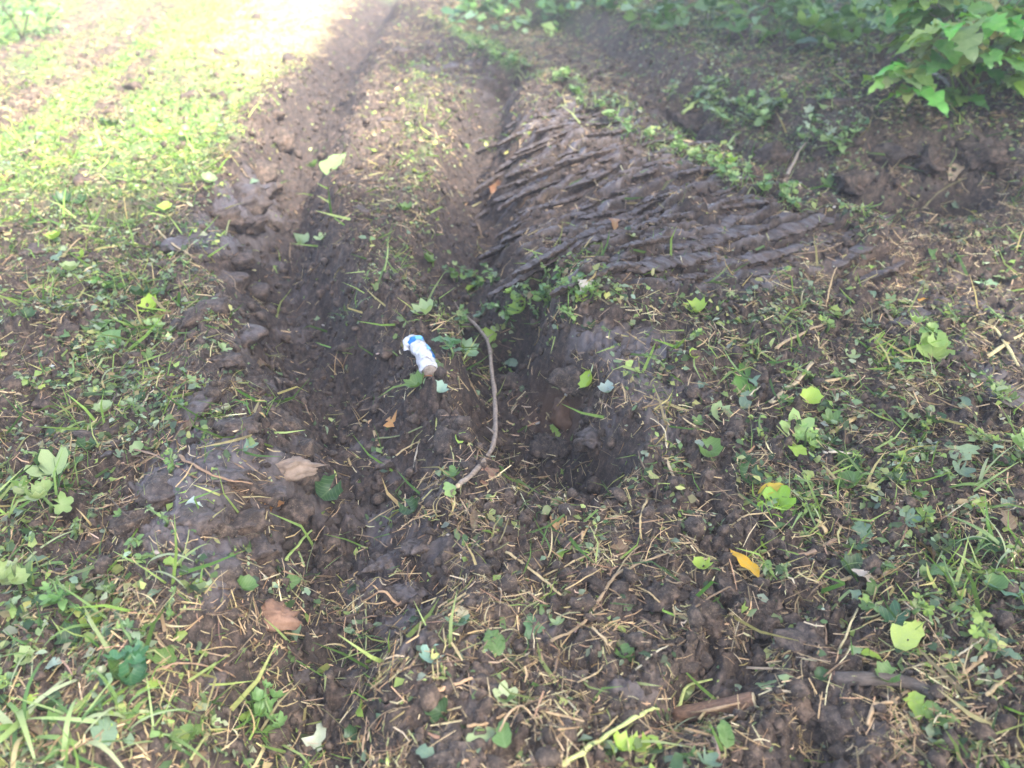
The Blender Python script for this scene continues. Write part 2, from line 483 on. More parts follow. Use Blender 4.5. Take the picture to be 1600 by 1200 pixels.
def plain_material(name, c1, c2, scale=40, rough=0.7, bmp=0.4, stretch=None, dist=0.002):
    m, t, b, o = new_mat(name)
    vec = None
    if stretch:
        tc = t.nodes.new('ShaderNodeTexCoord'); mp = t.nodes.new('ShaderNodeMapping'); mp.inputs['Scale'].default_value = stretch
        t.links.new(tc.outputs['Object'], mp.inputs[0]); vec = mp.outputs[0]
    n = noise(t, scale, 5, 0.65, vec)
    t.links.new(ramp(t, n, [(0.3, c1), (0.7, c2)]), b.inputs['Base Color'])
    b.inputs['Roughness'].default_value = rough
    if bmp: bump(t, b, n, bmp, dist)
    return m

M_SOIL = soil_material('churned_soil')
M_CLOD = soil_material('clod_soil', attrs=True)
M_BITS = plant_material('leaf_scraps', 0.30, 0.36)
M_BLADE = plant_material('grass_blades', 0.35, 0.45)
M_STRAW = plant_material('dry_stalks', 0.0, 0.65, mottled=0.5)
M_LEAF = plant_material('green_leaf', 0.30, 0.42, veins=True)
M_BARK = plain_material('twig_bark', (0.15, 0.11, 0.08), (0.38, 0.30, 0.23), 60, 0.75, 0.6)

# ------------------------------------------------------------------ mesh helpers
def mesh_from(name, v, f, mats, smooth=True, attrs=None, cols=None):
    me = bpy.data.meshes.new(name)
    v = np.asarray(v, np.float32); f = np.asarray(f, np.int32)
    me.vertices.add(len(v)); me.vertices.foreach_set('co', v.ravel())
    k = f.shape[1]
    me.loops.add(f.size); me.loops.foreach_set('vertex_index', f.ravel())
    me.polygons.add(len(f)); me.polygons.foreach_set('loop_start', np.arange(0, f.size, k, dtype=np.int32))
    me.polygons.foreach_set('loop_total', np.full(len(f), k, np.int32))
    me.polygons.foreach_set('use_smooth', np.full(len(f), smooth, bool))
    for m in (mats if isinstance(mats, (list, tuple)) else [mats]): me.materials.append(m)
    for n_, a in (attrs or {}).items():
        at = me.attributes.new(n_, 'FLOAT', 'POINT'); at.data.foreach_set('value', np.asarray(a, np.float32))
    for n_, a in (cols or {}).items():
        a = np.asarray(a, np.float32)
        if a.shape[1] == 2 or n_ == 'leafuv':
            if a.shape[1] == 2: a = np.concatenate([a, np.zeros((len(a), 1), np.float32)], 1)
            at = me.attributes.new(n_, 'FLOAT_VECTOR', 'POINT'); at.data.foreach_set('vector', a.ravel())
        else:
            if a.shape[1] == 3: a = np.concatenate([a, np.ones((len(a), 1), np.float32)], 1)
            at = me.attributes.new(n_, 'FLOAT_COLOR', 'POINT'); at.data.foreach_set('color', a.ravel())
    me.update(calc_edges=True)
    return me
def link(name, me, parent=None, loc=(0, 0, 0), **props):
    o = bpy.data.objects.new(name, me); C.objects.link(o); o.location = loc
    if parent is not None: o.parent = parent
    for k, v in props.items(): o[k] = v
    return o

# ------------------------------------------------------------------ the ground: one sheet, finest where the path is churned
NX, NY = 630, 710
G = {}
def _cell(x, y):
    x = np.asarray(x, float); y = np.asarray(y, float)
    yy, u = G['yy'], G['u']
    hw = 0.36 + 0.62 * np.clip(y, 0.3, 15)
    j = np.clip(np.searchsorted(yy, y) - 1, 0, len(yy) - 2); fy = np.clip((y - yy[j]) / (yy[j + 1] - yy[j]), 0, 1)
    uu = x / hw
    i = np.clip(np.searchsorted(u, uu) - 1, 0, len(u) - 2); fx = np.clip((uu - u[i]) / (u[i + 1] - u[i]), 0, 1)
    return i, j, fx, fy
def _bil(a, c):
    i, j, fx, fy = c
    return (a[j, i] * (1 - fx) + a[j, i + 1] * fx) * (1 - fy) + (a[j + 1, i] * (1 - fx) + a[j + 1, i + 1] * fx) * fy
def ground_z(x, y): return _bil(G['H'], _cell(x, y))
def build_ground():
    yy = np.concatenate([np.array([-120, -40, -12, -4, -1.2, 0.0, 0.35, 0.6, 0.72]),
                         0.85 * (15.0 / 0.85) ** (np.linspace(0, 1, NY) ** 1.0),
                         np.array([16, 17.5, 20, 24, 32, 48, 80, 140, 300])])
    u = np.concatenate([[-60, -12, -4, -2.2, -1.5], np.linspace(-1.15, 1.15, NX), [1.5, 2.2, 4, 12, 60]])
    hw = 0.36 + 0.62 * np.clip(yy, 0.3, 15)
    X = u[None, :] * hw[:, None]; Y = np.repeat(yy[:, None], len(u), 1)
    x, y = X.ravel(), Y.ravel()
    h, g, d, wet, ridge, idb, c2 = height(x, y, True, X.shape)
    ny, nx = X.shape
    G.update(yy=yy, u=u, H=h.reshape(X.shape), g=g.reshape(X.shape), d=d.reshape(X.shape), wet=wet.reshape(X.shape), ridge=ridge.reshape(X.shape))
    idx = np.arange(ny * nx).reshape(ny, nx)
    f = np.stack([idx[:-1, :-1].ravel(), idx[:-1, 1:].ravel(), idx[1:, 1:].ravel(), idx[1:, :-1].ravel()], 1)
    px, py = to_px(x, y, h)
    clay = np.exp(-(((px - 875) / 45) ** 2 + ((py - 640) / 45) ** 2)) * 0.7 + np.exp(-(((px - 1400) / 120) ** 2 + ((py - 410) / 40) ** 2)) * 0.25
    th = np.clip(sstep(0.34, 0.72, g) * 0.95 * sstep(3.6, 6.5, y) * sstep(0.9, -0.4, x), 0, 0.9)
    th = np.maximum(th, 0.85 * sstep(12, 14, y)); th = np.maximum(th, 0.6 * (y < 0.3))
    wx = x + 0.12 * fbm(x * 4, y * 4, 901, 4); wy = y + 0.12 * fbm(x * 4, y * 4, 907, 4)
    dark_soil = np.zeros_like(x)  # soil colour darkened along ruts, hollow, trench, mound and far track
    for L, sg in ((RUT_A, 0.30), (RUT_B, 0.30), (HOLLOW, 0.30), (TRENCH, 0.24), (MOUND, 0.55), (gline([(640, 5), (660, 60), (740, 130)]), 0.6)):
        dark_soil = np.maximum(dark_soil, sstep(sg * 1.25, sg * 0.6, seg_dist(wx, wy, L)[0]))
    hay = 0.8 * sstep(0.36, 0.95, d + 0.15 * fbm(x * 4, y * 4, 77, 3)) * sstep(4.5, 7.5, y)
    me = mesh_from('ground', np.stack([x, y, h], 1), f, M_SOIL, True, {'wet': wet, 'clay': clay, 'thatch': th, 'hay': hay, 'dark_soil': dark_soil})
    return link('ground', me, kind='structure')
build_ground()

# ------------------------------------------------------------------ pieces to scatter
def rot_from(normal, spin, tilt, tdir):
    """(n,3,3): z to the (tilted) normal, spun about it"""
    n = normal.copy()
    n[:, 0] += np.cos(tdir) * tilt; n[:, 1] += np.sin(tdir) * tilt
    n /= np.linalg.norm(n, axis=1)[:, None]
    a = np.stack([np.cos(spin), np.sin(spin), np.zeros_like(spin)], 1)
    a = a - (a * n).sum(1)[:, None] * n; a /= np.linalg.norm(a, axis=1)[:, None]
    b = np.cross(n, a)
    return np.stack([a, b, n], 2)
def scatter(name, temps, pos, rot, scale, tint, mat, smooth=True, extra=None, **props):
    """join many small pieces of uncountable litter into one object"""
    V, F, T, W = [], [], [], []; off = 0
    which = RNG.integers(0, len(temps), len(pos))
    for k, (tv, tf) in enumerate(temps):
        s = np.where(which == k)[0]
        if not len(s): continue
        sc = scale[s]; sc = sc[:, None, None] if sc.ndim == 1 else sc[:, None, :]
        vv = np.einsum('nij,nkj->nki', rot[s], tv[None] * sc) + pos[s][:, None, :]
        V.append(vv.reshape(-1, 3)); m = len(tv)
        F.append((tf[None] + (off + np.arange(len(s)) * m)[:, None, None]).reshape(-1, tf.shape[1]))
        T.append(np.repeat(tint[s], m, 0)); off += len(s) * m
        if extra is not None: W.append(np.repeat(extra[s], m))
    V = np.concatenate(V); F = np.concatenate(F); T = np.concatenate(T)
    print(name, len(pos), 'tris', len(F))
    me = mesh_from(name, V, F, mat, smooth, {'wet': np.concatenate(W)} if extra is not None else None, {'tint': T})
    return link(name, me, **props)

def leaf_temp(n=5, wid=0.38, serr=0.0, curl=0.25, fold=0.25, lobes=0, seed=0, tear=0.0):
    """one leaf along +x from 0 to 1: midrib and two margins, folded and curled; returns verts, tris, uv"""
    r = np.random.default_rng(seed)
    t = np.linspace(0, 1, n + 1)
    w_ = wid * np.sin(np.pi * np.clip(t, 0, 1) ** 0.75) ** 0.8
    if lobes: w_ = w_ * (1 + 0.35 * np.cos(t * lobes * 2 * np.pi))
    w_ = w_ * (1 + serr * (np.arange(n + 1) % 2 * 2 - 1))
    wl = w_ * (1 + r.normal(0, 0.12 + tear, n + 1)); wr = w_ * (1 + r.normal(0, 0.12 + tear, n + 1))
    zc = -curl * (t - 0.4) ** 2 + r.normal(0, 0.02, n + 1)
    V = []; uv = []
    for i in range(n + 1):
        s = 0.12 * np.sin(t[i] * 3) * r.normal(0, 1) * 0.3
        V += [(t[i], s, zc[i]), (t[i] - 0.04, s + wl[i], zc[i] + fold * wl[i] + r.normal(0, 0.02)), (t[i] - 0.04, s - wr[i], zc[i] + fold * wr[i] + r.normal(0, 0.02))]
        uv += [(0, t[i]), (wl[i], t[i]), (-wr[i], t[i])]
    F = []
    for i in range(n):
        a, b = 3 * i, 3 * i + 3
        F += [(a, b, b + 1), (a, b + 1, a + 1), (a, b + 2, b), (a, a + 2, b + 2)]
    return np.array(V), np.array(F), np.array(uv)
def round_leaf(n=9, notch=0.35, cren=0.08, cup=0.2, seed=0, deep=0.0):
    """rounded, notched, crenate leaf like ground ivy: fan round a centre with an inner ring"""
    r = np.random.default_rng(seed)
    V = [(0.42, 0, 0)]; uv = [(0, .42)]
    a = np.linspace(0.25, 2 * np.pi - 0.25, n) + np.pi
    for ring, rr in ((0, 0.28), (1, 0.5)):
        for i, t in enumerate(a):
            q = rr * (1 + (cren * (-1) ** i + r.normal(0, 0.05)) * ring) * (1 - deep * ring * (0.5 + 0.5 * math.cos(5 * t)))
            V.append((0.5 + q * math.cos(t), q * math.sin(t), cup * q * q * 2 + r.normal(0, 0.02) * ring)); uv.append((q * math.sin(t), 0.5 + q * math.cos(t)))
    F = []
    for i in range(n - 1):
        F.append((0, 1 + i, 2 + i)); F.append((1 + i, 1 + n + i, 2 + n + i)); F.append((1 + i, 2 + n + i, 2 + i))
    return np.array(V), np.array(F), np.array(uv)
def blade_temp(n=4, wid=0.035, arc=0.5, lean=0.2, seed=0):
    r = np.random.default_rng(seed); V = []; F = []
    x = z = 0.0; a = math.pi / 2 - lean; tw = r.uniform(-0.4, 0.4)
    for i in range(n + 1):
        t = i / n; w_ = wid * (1 - t ** 1.8) + 0.003
        V += [(x - w_ * math.sin(tw * t), w_ * math.cos(tw * t), z), (x + w_ * math.sin(tw * t), -w_ * math.cos(tw * t), z)]
        x += math.cos(a) / n; z += math.sin(a) / n; a -= arc / n * (1 + r.uniform(-.5, .9))
    for i in range(n):
        p = 2 * i; F += [(p, p + 1, p + 3), (p, p + 3, p + 2)]
    return np.array(V), np.array(F)
def stalk_temp(n=3, rad=0.012, bend=0.1, seed=0, sides=3):
    r = np.random.default_rng(seed); V = []; F = []
    ph = r.uniform(0, 6)
    for i in range(n + 1):
        t = i / n; cy = bend * math.sin(t * math.pi) + r.normal(0, abs(bend) * 0.12); cz = abs(bend) * 0.35 * math.sin(t * math.pi + ph)
        for k in range(sides):
            a = 2 * math.pi * k / sides
            V.append((t - 0.5, cy + rad * math.cos(a), cz + rad * math.sin(a)))
    for i in range(n):
        for k in range(sides):
            p = i * sides + k; q = i * sides + (k + 1) % sides
            F += [(p, q, q + sides), (p, q + sides, p + sides)]
    return np.array(V), np.array(F)
ICO = None
def ico(sub):
    import bmesh
    bm = bmesh.new(); bmesh.ops.create_icosphere(bm, subdivisions=sub, radius=1.0)
    v = np.array([q.co[:] for q in bm.verts]); f = np.array([[w_.index for w_ in q.verts] for q in bm.faces]); bm.free()
    return v, f
def crumb_temp(seed, sub=1):
    v, f = ico(sub); r = np.random.default_rng(seed)
    v = v * (1 + r.normal(0, 0.20, (len(v), 1))) * np.array([1, r.uniform(.6, 1), r.uniform(.45, .8)])
    return v, f

# candidates on the ground, dense near, thinning with distance
def candidates(n, y0=0.7, y1=13.5, p=1.0):
    """uniform over the visible wedge of ground (p=1) or biased towards near ground (p>1)"""
    u = RNG.random(n)
    a = (y0 + 0.6) ** 2; b = (y1 + 0.6) ** 2
    y = np.sqrt(a + (b - a) * u ** p) - 0.6
    x = (RNG.random(n) * 2 - 1) * (0.36 + 0.62 * y) * 1.12
    return x, y
def place(x, y): 
    c = _cell(x, y); i, j = c[0], c[1]; H = G['H']
    top = np.maximum(np.maximum(H[j, i], H[j, i + 1]), np.maximum(H[j + 1, i], H[j + 1, i + 1]))
    return (0.4 * _bil(H, c) + 0.6 * top,) + tuple(_bil(G[k], c) for k in ('g', 'd', 'wet', 'ridge'))
def pal(cols, n, jit=0.18, probs=None):
    cols = np.array(cols); k = RNG.choice(len(cols), n, p=probs)
    c = cols[k] * (1 + RNG.normal(0, jit, (n, 1))) * (1 + RNG.normal(0, 0.06, (n, 3)))
    return np.clip(c, 0.004, 0.9)

GREENS = [(0.040, 0.080, 0.028), (0.085, 0.140, 0.050), (0.145, 0.215, 0.075), (0.25, 0.34, 0.085), (0.22, 0.29, 0.17), (0.36, 0.42, 0.28), (0.42, 0.46, 0.15), (0.34, 0.28, 0.14)]
GPROB = [0.11, 0.17, 0.20, 0.17, 0.13, 0.09, 0.08, 0.05]
DRYS = [(0.50, 0.37, 0.20), (0.37, 0.26, 0.14), (0.23, 0.155, 0.085), (0.12, 0.08, 0.05), (0.58, 0.49, 0.30), (0.32, 0.31, 0.12)]
DPROB = [0.24, 0.26, 0.20, 0.10, 0.11, 0.09]

def scrap_temp(seed):
    r = np.random.default_rng(seed); w1, w2 = r.uniform(.12, .42, 2); f1, f2 = r.uniform(-.1, .35, 2)
    V = np.array([(0, 0, 0), (r.uniform(.35, .6), 0, r.uniform(-.05, .1)), (1, r.uniform(-.15, .15), r.uniform(-.25, .15)), (r.uniform(.15, .5), w1, f1 * .6), (r.uniform(.6, .95), w1 * r.uniform(.3, 1), f1 * .5), (r.uniform(.3, .7), -w2, f2 * .6)])
    return V, np.array([(0, 1, 3), (1, 4, 3), (1, 2, 4), (0, 5, 1), (1, 5, 2)])
leaf_ts = [scrap_temp(s) for s in range(18)]
blade_ts = [blade_temp(2, 0.022 + 0.006 * (s % 3), 0.5 + 0.35 * (s % 5), 0.2 + 0.22 * (s % 4), s) for s in range(12)]
def ribbon(bend, seed):
    r = np.random.default_rng(seed); a = r.uniform(0, 3.14); w_ = 0.019; dy, dz = math.cos(a) * w_, math.sin(a) * w_; V = []
    for i in range(3):
        cy = 0.3 * bend * math.sin(math.pi * i / 2) + r.normal(0, .008); k = (0.8, 1.0, 0.6)[i]
        V += [(i / 2 - .5, cy + dy * k, dz * k), (i / 2 - .5, cy - dy * k, -dz * k)]
    return np.array(V), np.array([(0, 1, 3), (0, 3, 2), (2, 3, 5), (2, 5, 4)])
stalk_ts = [ribbon((0.02, 0.07, 0.14, -0.2)[s % 4], s) for s in range(14)]
crumb_ts = [crumb_temp(s) for s in range(8)]

def leaf_scraps(n, p, smin, smax, name, label, thr=0.0, seed=0):
    x, y = candidates(n, p=p)
    h, g, d, wet, ridge = place(x, y)
    clump = 0.06 + 1.75 * sstep(-0.12, 0.34, fbm(x * 5.5, y * 5.5, 201 + seed, 4))
    keep = RNG.random(len(x)) < np.clip((g ** 1.5) * clump * 0.9 + 0.008, 0, 1)
    x, y, h, g = x[keep], y[keep], h[keep], g[keep]; m = len(x)
    nr = normals(x, y)
    rt = rot_from(nr, RNG.random(m) * 6.283, np.abs(RNG.normal(0, 0.45, m)), RNG.random(m) * 6.283)
    s = smin + (smax - smin) * RNG.random(m) ** 2
    lift = 0.002 + 0.022 * RNG.random(m) ** 1.5 * g
    tint = pal(GREENS, m, 0.22, np.array(GPROB) / sum(GPROB))
    # the mown strip on the far side of the path is yellower grass
    lf = (sstep(3.0, 6.5, y) * sstep(0.6, -1.0, x))[:, None]
    tint = tint * (1 - lf) + lf * tint ** 0.85 * np.array([1.02, 1.12, 0.62])
    return scatter(name, leaf_ts, np.stack([x, y, h + lift], 1), rt, s, tint, M_BITS, kind='stuff', label=label)

leaf_scraps(560000, 1.45, 0.009, 0.040, 'leaf_litter', 'shredded green leaves strewn over the churned soil')

def blades(n, p, name, label, lmin, lmax, lying, func, tintcols, probs, mat=M_BLADE, y1=13.5):
    x, y = candidates(n, y1=y1, p=p)
    h, g, d, wet, ridge = place(x, y)
    dens = func(x, y, g, d, wet)
    keep = RNG.random(len(x)) < dens
    x, y, h, g = x[keep], y[keep], h[keep], g[keep]; m = len(x)
    nr = normals(x, y, 0.05)
    tilt = np.abs(RNG.normal(0.15, 0.35, m)) + lying * RNG.random(m) * 2.2
    rt = rot_from(nr, RNG.random(m) * 6.283, tilt, RNG.random(m) * 6.283)
    s = lmin + (lmax - lmin) * RNG.random(m) ** 1.6
    tint = pal(tintcols, m, 0.2, probs)
    lf = (sstep(3.0, 6.5, y) * sstep(0.6, -1.0, x))[:, None]
    tint = tint * (1 - lf) + lf * tint ** 0.85 * np.array([1.0, 1.12, 0.6])
    return scatter(name, blade_ts, np.stack([x, y, h - 0.002], 1), rt, s, tint, mat, kind='stuff', label=label)

def tuftiness(x, y, f, s, a, b): return sstep(a, b, fbm(x * f, y * f, s, 3))
blades(430000, 1.2, 'grass', 'short green grass blades growing and lying across the soil', 0.025, 0.095, 1.0,
       lambda x, y, g, d, wet: np.clip(g ** 1.6 * (0.15 + 1.2 * tuftiness(x, y, 4.5, 301, -0.15, 0.4)) * (0.5 + 0.9 * sstep(2.5, 6, y) * sstep(0.8, -0.4, x)), 0, 1),
       [(0.05, 0.11, 0.03), (0.10, 0.19, 0.045), (0.20, 0.32, 0.07), (0.32, 0.42, 0.13), (0.42, 0.40, 0.18)], [.2, .3, .26, .16, .08])
blades(40000, 1.8, 'long_grass', 'longer pale grass blades arching over the mud', 0.09, 0.20, 1.3,
       lambda x, y, g, d, wet: np.clip(g ** 1.5 * 1.0 * tuftiness(x, y, 3.2, 311, 0.0, 0.45), 0, 1) + 0.01,
       [(0.09, 0.17, 0.04), (0.22, 0.34, 0.08), (0.36, 0.44, 0.16), (0.45, 0.37, 0.18)], [.3, .35, .2, .15], y1=6)
def stalks(n, p, name, label, lmin, lmax, thin, k):
    x, y = candidates(n, p=p)
    h, g, d, wet, ridge = place(x, y)
    cl = tuftiness(x, y, 6, 401 + k, -0.15, 0.35)
    keep = RNG.random(len(x)) < np.clip((d - 0.04) ** 1.3 * (0.35 + 2.2 * cl) * (1 - 0.5 * wet), 0, 1)
    x, y, h = x[keep], y[keep], h[keep]; m = len(x)
    nr = normals(x, y, 0.04)
    rt = rot_from(nr, RNG.random(m) * 6.283, np.abs(RNG.normal(0, 0.35, m)), RNG.random(m) * 6.283)
    L = lmin + (lmax - lmin) * RNG.random(m) ** 2.2
    rad = np.clip(RNG.lognormal(math.log(thin), 0.4, m), 0.0006, 0.0035)
    s = np.stack([L, np.maximum(rad / 0.019, L * 0.25), rad / 0.019], 1); s[:, 1] = rad / 0.019
    tint = pal(DRYS, m, 0.22, DPROB)
    return scatter(name, stalk_ts, np.stack([x, y, h + 0.004 + 0.006 * RNG.random(m)], 1), rt, s, tint, M_STRAW, kind='stuff', label=label)
stalks(560000, 1.5, 'straw', 'dry straw and broken brown stalks mixed into the soil', 0.012, 0.090, 0.0013, 0)

# crumbs of soil lying loose
def crumbs(n, p, smin, smax, name):
    x, y = candidates(n, y1=8.5, p=p)
    h, g, d, wet, ridge = place(x, y)
    keep = RNG.random(len(x)) < np.clip(0.9 * (1 - wet) * (0.2 + 1.1 * tuftiness(x, y, 5, 501, -0.3, 0.3)) * (1 - 0.5 * g), 0, 1)
    x, y, h, wet = x[keep], y[keep], h[keep], wet[keep]; m = len(x)
    rt = rot_from(normals(x, y), RNG.random(m) * 6.283, np.abs(RNG.normal(0, 0.5, m)), RNG.random(m) * 6.283)
    s = smin + (smax - smin) * RNG.random(m) ** 3.5
    return scatter(name, crumb_ts, np.stack([x, y, h + 0.15 * s], 1), rt, s, np.zeros((m, 3)) + 0.1, M_CLOD, True, extra=wet * 0, kind='stuff', label='loose crumbs of dark soil')
crumbs(31000, 2.0, 0.003, 0.020, 'soil_crumbs')
crumbs(13000, 1.7, 0.010, 0.036, 'soil_lumps')
print('scatter done')

# ------------------------------------------------------------------ single things
def jitcol(c, j=0.12):
    k = 1 + random.uniform(-j, j)
    return (c[0] * k * (1 + random.uniform(-.05, .05)), c[1] * k, c[2] * k * (1 + random.uniform(-.05, .05)), 1)
def object_colour_material(name, trans, rough, veins, mottled):
    m = plant_material(name, trans, rough, base=[(0.0, (1, 1, 1)), (1.0, (1, 1, 1))], veins=veins, mottled=mottled)
    t = m.node_tree
    oi = [n for n in t.nodes if n.type == 'OBJECT_INFO'][0]; rr = [n for n in t.nodes if n.type == 'VALTORGB' and n.inputs[0].is_linked and n.inputs[0].links[0].from_node == oi][0]
    for l in list(rr.outputs[0].links): t.links.new(oi.outputs['Color'], l.to_socket)
    return m
M_OLEAF = object_colour_material('single_leaf', 0.28, 0.42, True, 0.35)
M_ODRY = object_colour_material('single_stalk', 0.0, 0.68, False, 0.55)
M_OSTONE = object_colour_material('single_chip', 0.0, 0.5, False, 0.4)

def tube_arrays(pts, rad, sides=8, cap=True, rough=0.0, seed=0, flat=1.0):
    r = np.random.default_rng(abs(seed))
    pts = [Vector(p) for p in pts]; V = []; F = []
    up = Vector((0.13, 0.21, 0.97))
    for i, p in enumerate(pts):
        d = (pts[min(i + 1, len(pts) - 1)] - pts[max(i - 1, 0)]).normalized()
        a = d.cross(up); a = a.normalized() if a.length > 1e-3 else d.orthogonal().normalized(); b = d.cross(a)
        rr = rad[i] if hasattr(rad, '__len__') else rad
        for k in range(sides):
            t = 2 * math.pi * k / sides; q = rr * (1 + r.normal(0, rough))
            V.append(tuple(p + a * math.cos(t) * q + b * math.sin(t) * q * flat))
    n = len(pts)
    for i in range(n - 1):
        for k in range(sides):
            p = i * sides + k; q = i * sides + (k + 1) % sides
            F += [(p, q, q + sides), (p, q + sides, p + sides)]
    if cap:
        for base, flip in ((0, 1), ((n - 1) * sides, 0)):
            V.append(tuple(pts[0 if base == 0 else -1])); c = len(V) - 1
            for k in range(sides):
                p, q = base + k, base + (k + 1) % sides
                F.append((c, q, p) if flip else (c, p, q))
    return np.array(V), np.array(F)
def smooth_path(pts, n=6):
    """Catmull-Rom through the points"""
    pts = [Vector(p) for p in pts]; out = []
    q = [pts[0] * 2 - pts[1]] + pts + [pts[-1] * 2 - pts[-2]]
    for i in range(1, len(q) - 2):
        for k in range(n):
            t = k / n; a, b, c, d = q[i - 1], q[i], q[i + 1], q[i + 2]
            out.append(0.5 * ((2 * b) + (c - a) * t + (2 * a - 5 * b + 4 * c - d) * t * t + (3 * b - a - 3 * c + d) * t ** 3))
    out.append(pts[-1]); return out
def depth_of(p): return p[1] * cp - (p[2] - CAM_H) * sp_
def metres(pxs, p): return pxs * depth_of(p) / FPX

LANDMARKS = [
    (660, 560, 'the crushed white and blue bottle'), (772, 640, 'the long curved twig'), (860, 690, 'the dark hollow'),
    (1125, 1105, 'the sawn branch stub'), (1157, 900, 'the bright yellow leaf'), (1000, 330, 'the parallel furrow marks'),
    (1130, 270, 'the grassy lip of the bank'), (470, 420, 'the dark wheel rut'), (425, 965, 'the orange clay clod'),
    (370, 750, 'the slab clods beside the rut'), (820, 980, 'the pale hay tuft'), (90, 1120, 'the tall grass at the bottom corner'),
    (170, 520, 'the paired broad leaves'), (1165, 595, 'the large mid green leaf'), (1265, 680, 'the straw scattered slope'),
    (1540, 920, 'the bluish broad leaf'), (1380, 1070, 'the dark bark covered stick'), (240, 960, 'the spread straw clump'),
    (820, 480, 'the ivy mat above the hollow'), (1437, 474, 'the orange leaf'), (650, 250, 'the grassy ridge between the ruts'),
    (1480, 130, 'the leafy shrub'), (230, 230, 'the bright mown strip'), (330, 240, 'the hay topped hump'), (640, 930, 'the flat wet smears'),
    (85, 760, 'the three lobed pale leaf'), (950, 960, 'the long bent stalk'), (1420, 995, 'the pale yellow leaf'), (1240, 250, 'the leaning grey twig'),
    (1275, 60, 'the bushy bank weed'), (1095, 160, 'the thick fallen green stem'), (620, 60, 'the far end of the path'), (1440, 135, 'the grey curling root')]
ORD = ['first', 'second', 'third', 'fourth', 'fifth', 'sixth', 'seventh', 'eighth', 'ninth', 'tenth', 'eleventh', 'twelfth', 'thirteenth', 'fourteenth', 'fifteenth', 'sixteenth', 'seventeenth', 'eighteenth', 'nineteenth', 'twentieth']
REG = {}       # description -> list of (object, px, py): labels are written at the end, each singling out one thing
def register(o, desc, px, py): REG.setdefault(desc, []).append((o, px, py))
def write_labels():
    for desc, lst in REG.items():
        by = {}
        for o, px, py in lst:
            k = min(range(len(LANDMARKS)), key=lambda i: (LANDMARKS[i][0] - px) ** 2 + (LANDMARKS[i][1] - py) ** 2)
            dx, dy = px - LANDMARKS[k][0], py - LANDMARKS[k][1]
            side = ('above' if dy < 0 else 'below') if abs(dy) > abs(dx) else ('west of' if dx < 0 else 'east of')
            by.setdefault((k, side), []).append((math.hypot(dx, dy), o))
        for (k, side), l in by.items():
            l.sort(key=lambda t: t[0])
            word = {'above': 'uphill of', 'below': 'downhill of', 'west of': 'on the mown side of', 'east of': 'on the bank side of'}[side]
            for i, (dd, o) in enumerate(l):
                o['label'] = (f"{ORD[i] + ' ' if len(l) > 1 else ''}{desc} {word} {LANDMARKS[k][2]}")

# ------------------------------------------------------------------ clods
def clod_mesh(seed, sub, sx, sy, sz, slab, rough):
    v, f = ico(sub); r = np.random.default_rng(seed); s = seed * 13
    n = np.zeros(len(v))
    for k, (fq, am) in enumerate(((1.1, 0.20), (2.3, 0.15), (5.1, 0.14), (11.0, 0.11), (22.0, 0.07))):
        n += am * (perlin(v[:, 0] * fq + seed, v[:, 1] * fq + v[:, 2] * fq * 0.7, s + k) + perlin(v[:, 2] * fq + 3, v[:, 0] * fq * 0.6 - v[:, 1] * fq + seed, s + k + 40)) * (rough if k > 1 else 1)
    q = v * (1 + n[:, None])
    q = v * 1.15
    for _ in range(13):
        nn = r.normal(0, 1, 3); nn /= np.linalg.norm(nn); dd = r.uniform(0.55, 0.95); pr = q @ nn
        q = q - np.where(pr > dd, pr - dd, 0)[:, None] * nn[None]
    q = q * (1 + (1.0 * n + r.normal(0, .010, len(n)))[:, None])
    if slab: q[:, 2] = np.where(q[:, 2] > 0.45, 0.45 + (q[:, 2] - 0.45) * 0.35 + 0.16 * perlin(q[:, 0] * 1.7 + seed, q[:, 1] * 1.7, s), q[:, 2])
    wet = sstep(0.15, 0.35, q[:, 2]) * slab * sstep(-0.45, 0.2, perlin(q[:, 0] * 4, q[:, 1] * 4, s + 3)) * 0.85
    q = q * np.array([sx, sy, sz])
    return mesh_from('soil_clod', q, f, M_CLOD, True, {'wet': wet, 'clay': np.zeros(len(v)), 'thatch': np.zeros(len(v))})
def clod(px, py, wpx, hpx, desc=None, label=None, slab=0.0, deg=0, clay=None, seed=None, thick=0.75, cat='clod', sub=None):
    sub = sub or (4 if wpx > 55 else 3)
    p = P(px, py); seed = seed or int(px * 7 + py)
    wx = metres(wpx, p) / 2; el = math.atan2(CAM_H - p.z, p.y)
    wy = metres(hpx, p) / 2 / max(math.sin(el), 0.35)
    me = clod_mesh(seed, sub, wx, min(wy, wx * 1.2), min(wx, wy) * thick, slab, 1.0 - 0.5 * slab)
    if clay:
        m, t, b, _ = new_mat('clay'); nn = noise(t, 30, 5, 0.7)
        t.links.new(ramp(t, nn, [(0.3, clay[0]), (0.7, clay[1])]), b.inputs['Base Color']); b.inputs['Roughness'].default_value = 0.7; bump(t, b, nn, 0.6, 0.004)
        me.materials.clear(); me.materials.append(m)
    o = link('soil_clod', me, loc=p - Vector((0, 0, min(wx, wy) * thick * 0.22)))
    o.rotation_euler = (random.uniform(-.12, .12), random.uniform(-.15, .15), R(deg)); o['category'] = cat
    if label: o['label'] = label
    else: register(o, desc, px, py)
    o['group'] = 'clods of torn up soil'
    return o
